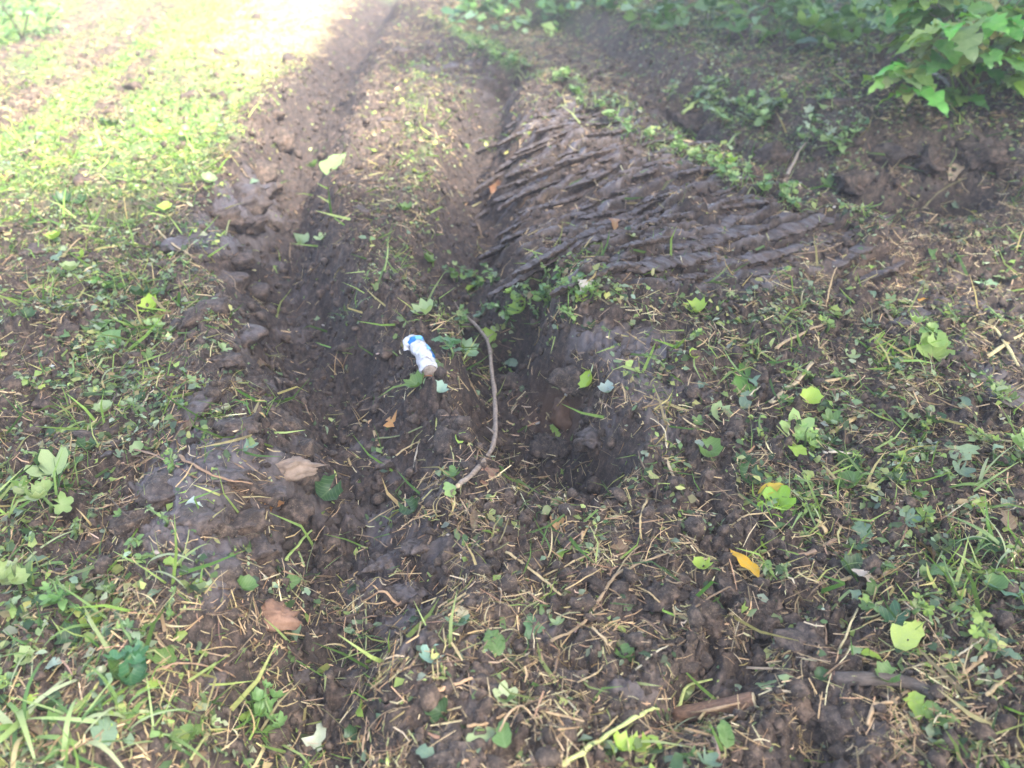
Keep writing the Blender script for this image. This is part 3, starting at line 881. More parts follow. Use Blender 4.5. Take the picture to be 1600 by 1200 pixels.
for c_ in [
    (375, 312, 110, 44, 'large smooth wet clod below the hay topped hump', 0.8, 10), (308, 380, 96, 24, 'long flat wet clod left of the rut', 1.0, 5),
    (335, 478, 80, 46, 'dark undercut clod on the shoulder of the rut', 0.2, -10), (345, 440, 70, 30, 'crusty clod above the undercut one', 0.5, 0),
    (385, 522, 52, 46, 'wet lilac grey clod leaning into the rut', 0.9, 60), (300, 640, 100, 56, 'broad muddy clod with a wet crown left of the rut', 0.7, 10),
    (352, 742, 116, 52, 'largest smooth dark slab clod', 1.0, -12), (415, 772, 66, 34, 'brown slab end beside the largest slab clod', 0.6, -30),
    (252, 770, 80, 60, 'rounded clod at the top of the muddy heap', 0.4, 20), (300, 812, 110, 60, 'wet domed clod in the muddy heap', 0.6, 0),
    (262, 872, 60, 34, 'light grey flat clod with a pale chip', 1.0, 20), (330, 895, 90, 50, 'wet grey clod above the straw clump', 0.8, -15),
    (395, 860, 90, 55, 'dark broad clod right of the muddy heap', 0.4, 10), (330, 1065, 46, 46, 'small smooth grey dome in the bottom grass', 0.9, 80),
    (455, 1110, 70, 60, 'dark rounded clod in the deep hole at the bottom', 0.0, 0), (640, 925, 80, 40, 'flat smooth wet clod on the lower mud', 1.0, 10),
    (600, 880, 60, 30, 'small wet clod uphill of the flat smooth one', 0.9, 20), (600, 722, 60, 30, 'wet clod below the ridge', 0.8, 20),
    (660, 850, 60, 30, 'grey brown clod right of the dark crevice', 0.6, 10), (480, 745, 40, 22, 'crumbly clod by the tan slab', 0.0, 0),
    (1085, 890, 90, 60, 'big crumbly clod uphill of the deep crack', 0.0, 10), (1135, 915, 70, 60, 'crumbly clod carrying the bright yellow leaf', 0.1, 0),
    (1040, 930, 60, 50, 'rooty clod left of the crumbly pair', 0.0, 20), (1260, 1010, 90, 60, 'wide crumbly clod right of the deep crack', 0.2, 0),
    (1330, 1120, 110, 80, 'big rounded clod below the dark stick', 0.3, 0), (1240, 1090, 50, 50, 'dark clod beside the stub', 0.0, 0),
    (1575, 618, 90, 44, 'smooth wet clod at the right edge', 1.0, 10), (1450, 492, 80, 28, 'flat wet clod under the orange leaf', 1.0, -10),
    (1420, 508, 46, 20, 'second flat wet clod under the orange leaf', 0.9, 0), (900, 905, 60, 40, 'crumbly clod in the straw', 0.0, 0),
    (700, 690, 50, 40, 'crumbled clod left of the hollow', 0.0, 0), (600, 545, 40, 26, 'dark clod uphill of the bottle', 0.0, 0),
    (20, 595, 50, 26, 'dark clod at the left edge', 0.1, 0), (110, 520, 60, 26, 'dark clod between grass tufts', 0.0, 0), (60, 395, 60, 20, 'dark clod in the left grass', 0.1, 0),
    (75, 630, 40, 22, 'brown clod by the left edge', 0.0, 0), (250, 335, 60, 24, 'dark brown clod uphill of the flat wet one', 0.2, 0), (190, 290, 46, 14, 'small dark clod on the mown side', 0.0, 0),
    (345, 150, 34, 12, 'dark clod standing out of the bright grass', 0.0, 30), (342, 85, 30, 10, 'farthest dark clod on the bright path', 0.0, 0), (295, 150, 30, 12, 'dark clod left of the bright grass patch', 0.0, 0),
    (400, 30, 24, 8, 'small clod on the overexposed far path', 0.0, 0), (215, 135, 36, 12, 'dark clod on the mown strip', 0.0, 0), (130, 280, 40, 14, 'low clod on the mown strip', 0.0, 0),
    (425, 290, 36, 28, 'round brown clod at the rut edge', 0.1, 0), (430, 180, 34, 16, 'clod uphill along the rut edge', 0.0, 0), (455, 95, 30, 12, 'clod near the far end of the rut', 0.0, 0),
    (560, 330, 36, 18, 'low clod between the ruts', 0.3, 0), (600, 190, 40, 14, 'smooth clod high between the ruts', 0.8, 10), (700, 105, 50, 14, 'smooth clod at the far end of the furrow marks', 0.8, 10),
    (620, 80, 60, 14, 'flat wet clod at the far end of the path', 0.8, 10), (1190, 590, 40, 24, 'clod under the large mid green leaf', 0.0, 0), (1000, 770, 60, 30, 'crumbly clod downhill of the slab face', 0.1, 0),
    (70, 920, 80, 34, 'long dark clod in the left grass', 0.1, 15), (160, 880, 50, 26, 'dark crumbly clod left of the heap', 0.0, 0), (560, 1060, 60, 34, 'brown clod near the bottom hole', 0.2, 0),
    (720, 1180, 80, 40, 'wide clod at the bottom edge', 0.2, 0), (1120, 430, 60, 16, 'low clod below the furrow marks', 0.4, 10), (1540, 240, 60, 24, 'clod high on the far bank', 0.0, 0),
    (440, 215, 44, 22, 'dark crumbly clod above the hay topped hump', 0.0, 20), (405, 262, 50, 28, 'dark block at the rut edge by the hay topped hump', 0.1, -20), (350, 335, 60, 26, 'broken clod between the two flat wet clods', 0.2, 0),
    (395, 345, 56, 32, 'wedge shaped clod sliding into the rut', 0.4, 30), (290, 300, 44, 20, 'brown clod beside the long flat wet clod', 0.0, 0), (375, 400, 52, 30, 'block of earth with a straw crust above the undercut one', 0.2, 15),
    (395, 455, 48, 30, 'tilted clod hanging over the rut', 0.3, 40), (300, 500, 46, 24, 'crumbly clod behind the undercut one', 0.0, 0), (350, 560, 56, 34, 'dark clod downhill of the lilac grey one', 0.1, 20), (395, 600, 60, 36, 'rough clod on the inner edge of the rut', 0.2, 10),
    (340, 610, 50, 28, 'brown clod above the broad muddy clod', 0.0, 0), (370, 665, 64, 36, 'torn clod below the broad muddy clod', 0.3, -10), (440, 660, 60, 36, 'ridge clod with grassy crust', 0.0, 20), (470, 700, 54, 30, 'earth lump above the tan slab', 0.0, 0),
    (215, 820, 70, 44, 'reddish brown crumbly clod on the mown side of the heap', 0.0, 0), (370, 820, 76, 44, 'dark chunk below the largest slab clod', 0.2, 10), (455, 800, 60, 36, 'small chunk beside the dark crevice', 0.0, 30),
    (905, 600, 64, 66, 'torn brown face at the lip of the hollow', 0.0, 60), (870, 700, 70, 56, 'brown chunk in the wall of the hollow', 0.0, 40), (930, 680, 60, 50, 'wet chunk above the hollow wall', 0.5, 30), (800, 600, 44, 36, 'dark chunk inside the hollow by the twig', 0.0, 0),
    (1090, 190, 60, 24, 'dark overhanging clod in the far ditch', 0.0, 0), (1210, 250, 70, 26, 'dark clod in the middle of the far ditch', 0.0, 0), (1330, 285, 70, 28, 'dark clod at the end of the far ditch', 0.0, 0), (1400, 235, 80, 24, 'grey brown clod on the far bank', 0.3, 0),
    (1300, 160, 70, 20, 'brown clod on the bank below the bushy weed', 0.1, 0), (1450, 250, 60, 24, 'rooty clod on the far bank', 0.0, 0), (1100, 960, 80, 56, 'crumbly clod hanging over the deep crack', 0.0, 0), (1190, 960, 80, 50, 'broad crumbly clod across the deep crack', 0.0, 0),
    (700, 1030, 60, 36, 'crumbled clod beside the bluish cut leaf', 0.1, 0), (880, 1060, 70, 40, 'crumbled clod below the pale hay tuft', 0.1, 0), (560, 970, 60, 40, 'dark clod below the arched tan stalk', 0.1, 0)]:
    clod(c_[0], c_[1], c_[2], c_[3], label=c_[4], slab=c_[5], deg=c_[6])
clod(418, 962, 112, 38, label='orange clay clod lying in the torn soil', slab=0.0, deg=10, thick=0.9, clay=((0.12, 0.065, 0.04), (0.34, 0.19, 0.115)))
clod(448, 728, 92, 30, label='tan earth slab with a flat top beside the slab clods', slab=0.0, deg=8, clay=((0.17, 0.12, 0.085), (0.34, 0.25, 0.18)))
clod(880, 640, 50, 40, label='reddish brown clay lump in the wall of the hollow', slab=0.0, deg=8, clay=((0.08, 0.04, 0.02), (0.16, 0.085, 0.045)))
random.seed(3)
def random_clods(n):
    got = []; k = 0
    protos = [clod_mesh(900 + i, 3, 1, 0.85, 0.55, 0.8 if i % 3 == 0 else 0.0, 1.0) for i in range(8)]
    while k < n:
        px, py = random.uniform(5, 1595), 160 + 1030 * random.random() ** 0.8
        gg = sample(GREEN, np.array([px]), np.array([py]))[0]
        if random.random() < gg * 0.9 + 0.2 * (720 < px < 1250 and 160 < py < 420) or any((px - q[0]) ** 2 + (py - q[1]) ** 2 < 24 ** 2 for q in got): continue
        got.append((px, py)); k += 1
        p = P(px, py); i = random.randrange(8); s = metres(random.uniform(8, 16) * (0.5 + 0.6 * py / 1200), p)
        o = link('soil_clod', protos[i], loc=p + Vector((0, 0, s * 0.05))); o.scale = (s, s, s)
        o.rotation_euler = (random.uniform(-.4, .4), random.uniform(-.4, .4), random.uniform(0, 6.28)); o['category'] = 'clod'; o['group'] = 'small clods of torn up soil'
        register(o, 'small smooth wet clod' if i % 3 == 0 else 'small crumbly brown clod', px, py)
random_clods(150)

# long slices of smeared soil lying side by side across the mound
def soil_slice(px, py, lpx, wpx, seed):
    r = np.random.default_rng(seed); p = P(px, py); L = metres(lpx, p); W = metres(wpx, p) * 1.55; T = W * r.uniform(.28, .42) * (0.65 if lpx > 170 else 1.0)
    n, m = int(26 + 60 * min(L, .8)), 10; V = []; u_ = np.linspace(-.5, .5, n); ph = r.uniform(0, 50); lm = u_ * L
    front = 0.22 * perlin(lm * 14 + ph, u_ * 0 + 1.3, seed) + 0.42 * fbm(lm * 31 + ph, u_ * 0 + 4.1, seed + 1, 4) + r.normal(0, .06, n); back = 0.3 * perlin(lm * 10 + ph, u_ * 0 + 8.3, seed + 2)
    up_ = 0.30 * perlin(lm * 8 + ph, u_ * 0 + 2.2, seed + 3)
    bow = r.normal(0, .05)
    for i in range(n):
        e = max(0.0, 1 - abs(2 * u_[i]) ** 3.5) ** .5; w_ = W * (0.5 + 0.18 * up_[i]) * e + .002
        cy = L * bow * (1 - 4 * u_[i] ** 2) + 0.25 * W * up_[i]
        f_, b_ = -w_ * (1 + front[i]), w_ * (1 + back[i]); h_ = T * (1 + 0.6 * up_[i]) * e
        prof_ = [(b_, -T * .7), (b_ * .9, h_ * .15), (b_ * .55, h_ * .55), (0, h_ * .80), (f_ * .5, h_ * .95), (f_ * .85, h_ * 1.0), (f_ * 1.0, h_ * .86), (f_ * .93, h_ * .55), (f_ * .66, h_ * .10), (f_ * .45, -T * .7)]
        for k, (yy_, zz_) in enumerate(prof_):
            V.append((u_[i] * L + r.normal(0, .0015), cy + yy_ + r.normal(0, .0018), zz_ + r.normal(0, .0024)))
    idx = np.arange(n * m).reshape(n, m)
    F = np.stack([idx[:-1, :-1].ravel(), idx[1:, :-1].ravel(), idx[1:, 1:].ravel(), idx[:-1, 1:].ravel()], 1)
    V = np.array(V); kk = np.tile(np.arange(m), n); wet = np.where((kk >= 2) & (kk <= 5), 1.0, 0.0) * np.repeat(sstep(-.35, .15, perlin(u_ * 12 + ph, u_ * 0, seed + 7)), m)
    V[:, 2] += 0.0035 * perlin(V[:, 0] * 9 + 3.3, V[:, 1] * 55, seed + 5) + np.where(kk >= 5, 0.014 * fbm(V[:, 0] * 27, V[:, 1] * 60 + V[:, 2] * 80, seed, 4), 0.0015 * perlin(V[:, 0] * 14 + 1.7, V[:, 1] * 110, seed))
    o = link('soil_slice', mesh_from('soil_slice', V, F, M_CLOD, True, {'wet': wet * 0.7, 'dark_soil': 0.5 * np.ones(len(V))}), loc=p - Vector((0, 0, T * .22)))
    nn = Vector(normals(np.array([p[0]]), np.array([p[1]]), 0.12)[0]); nn = (nn + Vector((0, 0, 1.2))).normalized()
    a = Vector((RD[0], RD[1], 0)); a = (Matrix.Rotation(r.normal(0, .09), 3, 'Z') @ a); a = (a - nn * a.dot(nn)).normalized(); b = nn.cross(a)
    o.rotation_euler = (Matrix((a, b, nn)).transposed() @ Matrix.Rotation(r.uniform(-.05, .22), 3, 'X')).to_euler()
    o['category'] = 'soil slice'; o['group'] = 'parallel slices of smeared soil on the mound'
    register(o, 'long dark soil slice' if lpx > 110 else 'short dark soil slice', px, py)
def slices():
    random.seed(77); row = 0; py = 150.0; k = 0
    while py < 455:
        sp_y = 8.5 + (py - 150) * 0.032; lim0 = 725 + max(0, (py - 395)) * 3.0; lim1 = 850 + (py - 130) * 2.6
        if py > 395: lim1 = 1400 - (py - 395) * 4
        x_ = lim0 + random.uniform(0, 70)
        while x_ < min(lim1, 1420):
            l_ = random.uniform(45, 190) * (0.6 + 0.5 * (py - 150) / 280)
            yc = py - (x_ + l_ / 2 - 1000) * 0.20 + random.uniform(-4, 4)
            if 122 < yc < 445 and yc > 120 + (x_ + l_ / 2 - 830) * 0.44 and random.random() < .9:
                soil_slice(x_ + l_ / 2, yc, l_, sp_y * random.uniform(.55, 1.05), 5000 + k); k += 1
            x_ += l_ * random.uniform(.8, 1.15)
        py += sp_y
slices()
for px, py, l_, w_ in [(1110, 385, 290, 26), (1050, 408, 200, 24), (1200, 352, 220, 22), (1290, 372, 180, 20), (1180, 415, 190, 20), (1340, 395, 150, 18), (1090, 355, 180, 20), (960, 425, 130, 20), (1300, 340, 140, 16), (1380, 420, 120, 16)]:
    soil_slice(px, py, l_, w_, 7000 + px)
# where a line of sight meets a clod before the ground, a thing lies on the clod
from mathutils.bvhtree import BVHTree
def _clod_tree():
    V, F = [], []; bpy.context.view_layer.update()
    for o in C.objects:
        if o.name.startswith(('soil_clod', 'soil_slice')):
            mw = o.matrix_world; off = len(V); V += [mw @ v.co for v in o.data.vertices]
            F += [[off + q for q in p.vertices] for p in o.data.polygons]
    return BVHTree.FromPolygons(V, F)
CLODS = _clod_tree()
_ground_P = P
def P(px, py):
    g_ = _ground_P(px, py); o = Vector((0, 0, CAM_H)); d = (g_ - o)
    h_ = CLODS.ray_cast(o, d.normalized(), d.length)
    return h_[0] if h_[0] is not None else g_

# leaf shapes shared by all single leaves, lying along +x, one metre long
def leaf_mesh(name, arr):
    v, f, uv = arr
    return mesh_from(name, v, f, M_OLEAF, True, None, {'leafuv': uv})
OVATE = [leaf_mesh('ovate_leaf', leaf_temp(8, 0.30 + 0.03 * (s % 3), 0.10, 0.35, 0.25, 0, s, 0.03)) for s in range(5)]
NARROW = [leaf_mesh('narrow_leaf', leaf_temp(7, 0.14 + 0.02 * s, 0.03, 0.5, 0.4, 0, 20 + s, 0.02)) for s in range(3)]
ROUND = [leaf_mesh('round_leaf', round_leaf(15, cren=0.07, cup=0.75, seed=30 + s)) for s in range(4)]
LOBED = [leaf_mesh('lobed_leaf', round_leaf(19, cren=0.05, cup=0.65, seed=40 + s, deep=0.42)) for s in range(4)]
TORN = [leaf_mesh('torn_leaf', leaf_temp(6, 0.24, 0.1, 0.8, 0.5, 0, 50 + s, 0.35)) for s in range(6)]
SHAPES = {'ovate': OVATE, 'narrow': NARROW, 'round': ROUND, 'lobed': LOBED, 'torn': TORN}

def frame_at(p, deg, tilt=0.0, roll=0.0):
    """matrix at p, x axis turned so that it runs at deg in the picture (0 right, 90 up the slope)"""
    nn = normals(np.array([p[0]]), np.array([p[1]]), 0.05)[0]
    n = (Vector(nn) + Vector((0, 0, 0.7))).normalized()
    a = Vector((math.cos(R(deg)), math.sin(R(deg)), 0)); a = (a - n * a.dot(n)).normalized(); b = n.cross(a)
    m = Matrix((a, b, n)).transposed()
    return m @ Matrix.Rotation(-tilt, 3, 'Y') @ Matrix.Rotation(roll, 3, 'X')
def put_leaf(px, py, size_px, deg, col, shape, desc, label=None, tilt=0.15, roll=0.0, group=None, lift=0.012, cat='leaf', name=None):
    p = P(px, py); L = metres(size_px, p)
    if abs(math.sin(R(deg))) > 0.4: L *= 1 + 0.5 * abs(math.sin(R(deg)))      # lying up the slope it is seen foreshortened
    o = link(name or 'fallen_leaf', random.choice(SHAPES[shape]))
    m = frame_at(p, deg, tilt, roll).to_4x4()
    o.matrix_world = Matrix.Translation(p + Vector((0, 0, lift))) @ m @ Matrix.Translation((-0.5 * L, 0, 0)) @ Matrix.Diagonal((L, L, L, 1))
    o.color = jitcol(col, 0.05); o['category'] = cat
    if group: o['group'] = group
    if px == 1157: o.data = leaf_mesh('narrow_leaf', leaf_temp(9, 0.17, 0.02, 0.12, 0.2, 0, 3, 0.0))
    if label: o['label'] = label
    else: register(o, desc, px, py)
    return o
YG, PG, BG, DG, MG = (0.33, 0.47, 0.07), (0.36, 0.46, 0.20), (0.20, 0.30, 0.22), (0.035, 0.085, 0.03), (0.13, 0.25, 0.06)
BR, TN, OR, PK = (0.13, 0.075, 0.045), (0.42, 0.30, 0.18), (0.62, 0.30, 0.035), (0.30, 0.18, 0.13)
for a in [
    (1157, 900, 48, 118, (0.85, 0.46, 0.02), 'narrow', 'bright yellow narrow leaf standing on the dark crumbly soil'),
    (1437, 474, 34, 18, (0.78, 0.36, 0.03), 'narrow', 'orange narrow leaf lying on the mud above the grassy slope'),
    (1205, 770, 44, 25, (0.58, 0.42, 0.04), 'narrow', 'yellow curved leaf over the bright green seedling tuft'),
    (1420, 996, 50, 28, (0.50, 0.60, 0.14), 'ovate', 'pale yellow green oval leaf lying on straw'),
    (1264, 632, 34, 10, (0.42, 0.58, 0.09), 'round', 'small bright lime round leaf among straw pieces'),
    (1163, 597, 58, 75, (0.13, 0.29, 0.045), 'ovate', 'large mid green upright leaf with clear veins'),
    (240, 487, 34, 20, (0.38, 0.55, 0.06), 'round', 'lime yellow rounded leaf on the grassy shoulder of the rut'),
    (172, 535, 44, 100, (0.16, 0.30, 0.09), 'ovate', 'mid green leaf of the pair hanging down'),
    (165, 512, 34, 60, (0.20, 0.36, 0.09), 'ovate', 'mid green leaf of the pair pointing uphill'),
    (85, 742, 50, 95, (0.34, 0.46, 0.20), 'lobed', 'pale lobed leaf standing over the left grass'),
    (72, 775, 40, 200, (0.28, 0.42, 0.15), 'lobed', 'pale lobed leaf spread flat below the standing one'),
    (95, 1042, 54, 15, (0.40, 0.52, 0.42), 'ovate', 'whitish green leaf underside in the grass near the bottom'),
    (495, 1155, 38, 75, (0.44, 0.50, 0.38), 'torn', 'pale grey green leaf scrap standing on edge'),
    (672, 1038, 50, 170, (0.24, 0.38, 0.32), 'lobed', 'bluish green cut leaf on bare mud'),
    (786, 1098, 40, 150, (0.42, 0.52, 0.30), 'lobed', 'light green cross shaped leaf on bare mud'),
    (830, 985, 34, 100, (0.13, 0.26, 0.12), 'ovate', 'dark green striped leaf lying on the hay tuft'),
    (872, 824, 30, 125, (0.55, 0.30, 0.13), 'ovate', 'tan orange dead leaf standing in the straw'),
    (765, 748, 36, 95, (0.36, 0.18, 0.12), 'ovate', 'reddish brown dead leaf at the lower end of the long twig'),
    (612, 663, 24, 130, (0.55, 0.27, 0.08), 'torn', 'small orange brown leaf scrap left of the curved twig'),
    (668, 593, 20, 10, (0.50, 0.20, 0.10), 'torn', 'rust red leaf scrap under the foot of the bottle'),
    (685, 617, 18, 60, (0.36, 0.52, 0.40), 'round', 'small mint green leaf below the bottle'),
    (727, 556, 34, 20, (0.24, 0.38, 0.22), 'round', 'round grey green leaf right of the bottle'),
    (742, 452, 46, 20, (0.38, 0.58, 0.07), 'ovate', 'bright lime leaf at the top of the ivy mat'),
    (815, 490, 34, 0, (0.30, 0.44, 0.08), 'round', 'round yellow green leaf in the middle of the ivy mat'),
    (768, 530, 30, 20, (0.36, 0.54, 0.10), 'lobed', 'lime leaf hanging over the bend of the curved twig'),
    (922, 604, 24, 40, (0.36, 0.54, 0.07), 'round', 'bright green round leaf on the lip of the smooth slab'),
    (948, 618, 20, 150, (0.30, 0.38, 0.34), 'round', 'greyish round leaf on the smooth slab'),
    (701, 770, 24, 110, (0.34, 0.50, 0.16), 'ovate', 'light green small leaf at the cut foot of the curved twig'),
    (1570, 930, 78, 160, (0.15, 0.30, 0.20), 'ovate', 'large bluish green leaf at the right edge'),
    (1547, 1012, 44, 95, (0.10, 0.22, 0.11), 'ovate', 'dark green pointed leaf hanging below the large bluish one'),
    (1397, 975, 42, 30, (0.05, 0.13, 0.06), 'lobed', 'dark green crinkled leaf beside the pale yellow one'),
    (1535, 850, 34, 80, (0.46, 0.58, 0.22), 'ovate', 'pale lime leaf sticking up near the right edge'),
    (1500, 715, 60, 30, (0.40, 0.50, 0.26), 'ovate', 'pale folded broad leaf in the right hand plant cover'),
    (1525, 693, 40, 200, (0.38, 0.50, 0.22), 'ovate', 'pale leaf just above the folded broad leaf'),
    (1455, 558, 44, 75, (0.32, 0.46, 0.14), 'lobed', 'pale green seedling leaf above the grass slope'),
    (1243, 680, 44, 60, (0.36, 0.50, 0.18), 'lobed', 'pale lobed leaf cluster below the lime round leaf'),
    (1495, 266, 34, 55, (0.62, 0.44, 0.28), 'narrow', 'long tan husk lying on the far bank'),
    (1537, 448, 26, 80, (0.34, 0.50, 0.28), 'torn', 'pale mint scrap on the right slope'),
    (1345, 905, 30, 140, (0.58, 0.50, 0.42), 'ovate', 'whitish dried leaf curled beside the tan wood chip'),
    (720, 962, 20, 130, (0.52, 0.46, 0.30), 'ovate', 'cream seed husk on the bare mud'),
    (430, 795, 34, 60, (0.50, 0.22, 0.08), 'torn', 'orange red leaf behind the slab clods'),
    (305, 793, 26, 10, (0.55, 0.60, 0.56), 'torn', 'silvery white leaf scrap on the muddy clod'),
    (1215, 795, 44, 80, (0.30, 0.50, 0.05), 'lobed', 'bright green leaf at the foot of the yellow curved leaf'),
    (960, 350, 22, 90, (0.30, 0.16, 0.07), 'torn', 'small brown leaf caught among the furrow marks'),
    (775, 290, 30, 85, (0.30, 0.15, 0.08), 'torn', 'rusty leaf standing in the shaded rut'),
    (525, 255, 40, 60, (0.28, 0.40, 0.14), 'ovate', 'pale green leaf lying on the soil between the ruts'),
    (480, 372, 40, 30, (0.26, 0.38, 0.22), 'torn', 'grey green leaf in the dark wheel rut'),
    (120, 835, 44, 200, (0.20, 0.15, 0.12), 'torn', 'withered brown leaf beside the left grass'),
]:
    put_leaf(a[0], a[1], a[2], a[3], a[4], a[5], None, label=a[6], tilt=0.1 if a[0] == 1157 else 0.35 if a[3] > 60 else 0.2, roll=0 if a[0] == 1157 else random.uniform(-.3, .3), lift=0.05 if a[0] == 1157 else 0.016)

# many more leaves large enough to be told apart
def random_leaves(n, seed):
    random.seed(seed); k = 0; tries = 0; cand = []
    while k < n and tries < 60 * n:
        tries += 1
        px, py = random.uniform(5, 1595), 150 + 1050 * random.random() ** 0.75
        gg = sample(GREEN, np.array([px]), np.array([py]))[0]
        if random.random() > gg ** 1.6 * 1.6: continue
        if any((px - q[0]) ** 2 + (py - q[1]) ** 2 < 22 ** 2 for q in cand): continue
        cand.append((px, py)); k += 1
    for px, py in cand:
        nearf = 0.45 + 0.75 * py / 1200
        kind = random.choices([('bright lime leaf', (0.36, 0.52, 0.08), ('round', 'ovate')), ('pale green leaf', (0.32, 0.42, 0.20), ('lobed', 'round', 'ovate')),
                               ('grey green leaf', (0.17, 0.26, 0.17), ('ovate', 'lobed', 'torn')), ('dark green leaf', (0.04, 0.095, 0.03), ('lobed', 'round')),
                               ('mid green leaf', (0.12, 0.22, 0.055), ('ovate', 'lobed', 'round', 'torn')), ('withered brown leaf', (0.18, 0.11, 0.06), ('torn', 'ovate'))],
                              [3, 4, 5, 4, 6, 3])[0]
        put_leaf(px, py, random.uniform(18, 36) * nearf, random.uniform(0, 360), kind[1], random.choice(kind[2]),
                 ('small ' if random.random() < 0.5 else '') + kind[0], tilt=random.uniform(-.2, .5), roll=random.uniform(-.5, .5), group='loose leaves lying on the churned ground')
random_leaves(230, 5)

# ------------------------------------------------------------------ stalks and sticks
def put_stick(pix, width_px, col, label, name='stalk', cat='stalk', lift=0.010, mat=M_ODRY, ends=None, taper=0.75, sides=7, rough=0.06, arch=0.0, group=None, desc=None, flat=1.0, bridge=False):
    ps = [P(*q) for q in pix]
    n = len(ps)
    if bridge:      # a stiff stick reaching across a hollow: it rests on its two ends
        z0, z1 = ps[0].z, ps[-1].z
        for i in range(n):
            z = z0 + (z1 - z0) * i / (n - 1) + 0.012 * math.sin(math.pi * i / (n - 1)); v = ray(*pix[i]); t = (CAM_H - z) / -v[2]
            for _ in range(4):
                gz = float(ground_z(np.array([v[0] * t]), np.array([v[1] * t]))[0])
                if z < gz + 0.004: z = gz + 0.008; t = (CAM_H - z) / -v[2]
            ps[i] = Vector((v[0] * t, v[1] * t, z))
    for i, p in enumerate(ps):
        p.z += lift + arch * math.sin(math.pi * i / max(n - 1, 1))
    # keep a stiff stalk from following every bump
    if n > 2 and arch == 0:
        zs = [p.z for p in ps]
        for i in range(1, n - 1): ps[i].z = max(0.25 * zs[i - 1] + 0.5 * zs[i] + 0.25 * zs[i + 1], zs[i])
    path = smooth_path(ps, 5); r0 = metres(width_px, ps[0]) / 2
    if mat is M_ODRY:
        r0 *= 0.78; flat = 0.45; rough = 0.2
        kn = [Vector((random.gauss(0, 1), random.gauss(0, 1), random.gauss(0, .6))) * r0 * 0.28 for _ in path]
        path = [p + k_ for p, k_ in zip(path, kn)]
    rad = [r0 * (1 - (1 - taper) * i / (len(path) - 1)) for i in range(len(path))]
    org = ps[0].copy()
    v, f = tube_arrays([p - org for p in path], rad, sides, True, rough, int(pix[0][0] * 7 + pix[0][1]), flat)
    o = link(name, mesh_from(name, v, f, mat), loc=org)
    o.color = jitcol(col, 0.04); o['category'] = cat
    if group: o['group'] = group
    if label: o['label'] = label
    else: register(o, desc, sum(q[0] for q in pix) / n, sum(q[1] for q in pix) / n)
    return o, path, rad, org
STRAW, STK, GST = (0.50, 0.37, 0.19), (0.24, 0.165, 0.10), (0.42, 0.46, 0.15)
tw, path, rad, org = put_stick([(722, 497), (745, 517), (763, 543), (768, 580), (773, 630), (774, 680), (768, 712), (745, 742), (716, 768)], 5.5,
    (0.26, 0.19, 0.15), 'long curved grey brown twig bridging the dark hollow', 'curved_twig', 'twig', lift=0.02, mat=M_BARK, taper=0.95, rough=0.16, bridge=True)
# let the twig span the hollow instead of sagging into it
for kk in (9, 17, 26, 34):
    q = Vector(path[kk]) - org; sd_ = 1 if kk % 2 else -1
    kv, kf = ico(2); link('knot', mesh_from('knot', kv * np.array([.0055, .0055, .0055]) * (1 + 0.15 * perlin(kv[:, 0] * 3, kv[:, 1] * 3, kk))[:, None], kf, M_BARK), tw, loc=q)
    if kk in (9, 26): link('side_shoot', mesh_from('side_shoot', *tube_arrays([q, q + Vector((sd_ * .012, .012, .01)), q + Vector((sd_ * .028, .03, .012))], [.0032, .0025, .0012], 6, True, .1, kk), M_BARK), tw)
v, f = ico(2); cutm = plain_material('cut_wood', (0.42, 0.29, 0.16), (0.62, 0.47, 0.30), 90, 0.7, 0.3)
e = link('cut_end', mesh_from('cut_end', v * 0.0075, f, cutm), tw, loc=Vector(path[-1]) - org)
bud = link('side_shoot', mesh_from('side_shoot', *tube_arrays([(0, 0, 0), (-0.02, 0.03, 0.02), (-0.035, 0.055, 0.035)], [0.004, 0.003, 0.0015], 6), M_BARK), tw, loc=Vector(path[0]) - org)

# sawn branch stub
o, path, rad, org = put_stick([(1052, 1120), (1110, 1112), (1178, 1098)], 25, (1, 1, 1), 'short sawn branch stub with orange bark and pale cut end', 'branch_stub', 'branch',
                              lift=0.004, mat=plain_material('orange_bark', (0.08, 0.045, 0.03), (0.30, 0.17, 0.10), 45, 0.7, 0.7, (1, 4, 4), 0.004), taper=1.12, sides=16, rough=0.04)
d = (Vector(path[-1]) - Vector(path[-2])).normalized(); c = Vector(path[-1]) - org
rr = rad[-1]
v, f = tube_arrays([c - d * 0.001, c + d * 0.0035], [rr * 0.97, rr * 0.93], 16)
link('cut_face', mesh_from('cut_face', v, f, plain_material('pale_sawn_wood', (0.52, 0.38, 0.20), (0.78, 0.62, 0.38), 150, 0.6, 0.3)), o)
v, f = tube_arrays([c * 0.2 + Vector((0, -0.6, 0.75)) * rr, c * 0.5 + Vector((0, -0.75, 0.85)) * rr, c * 0.8 + Vector((0, -0.6, 1.0)) * rr], [0.002, 0.005, 0.002], 6)
link('bark_strip', mesh_from('bark_strip', v, f, plain_material('pale_bast', (0.40, 0.24, 0.13), (0.60, 0.42, 0.25), 80)), o)
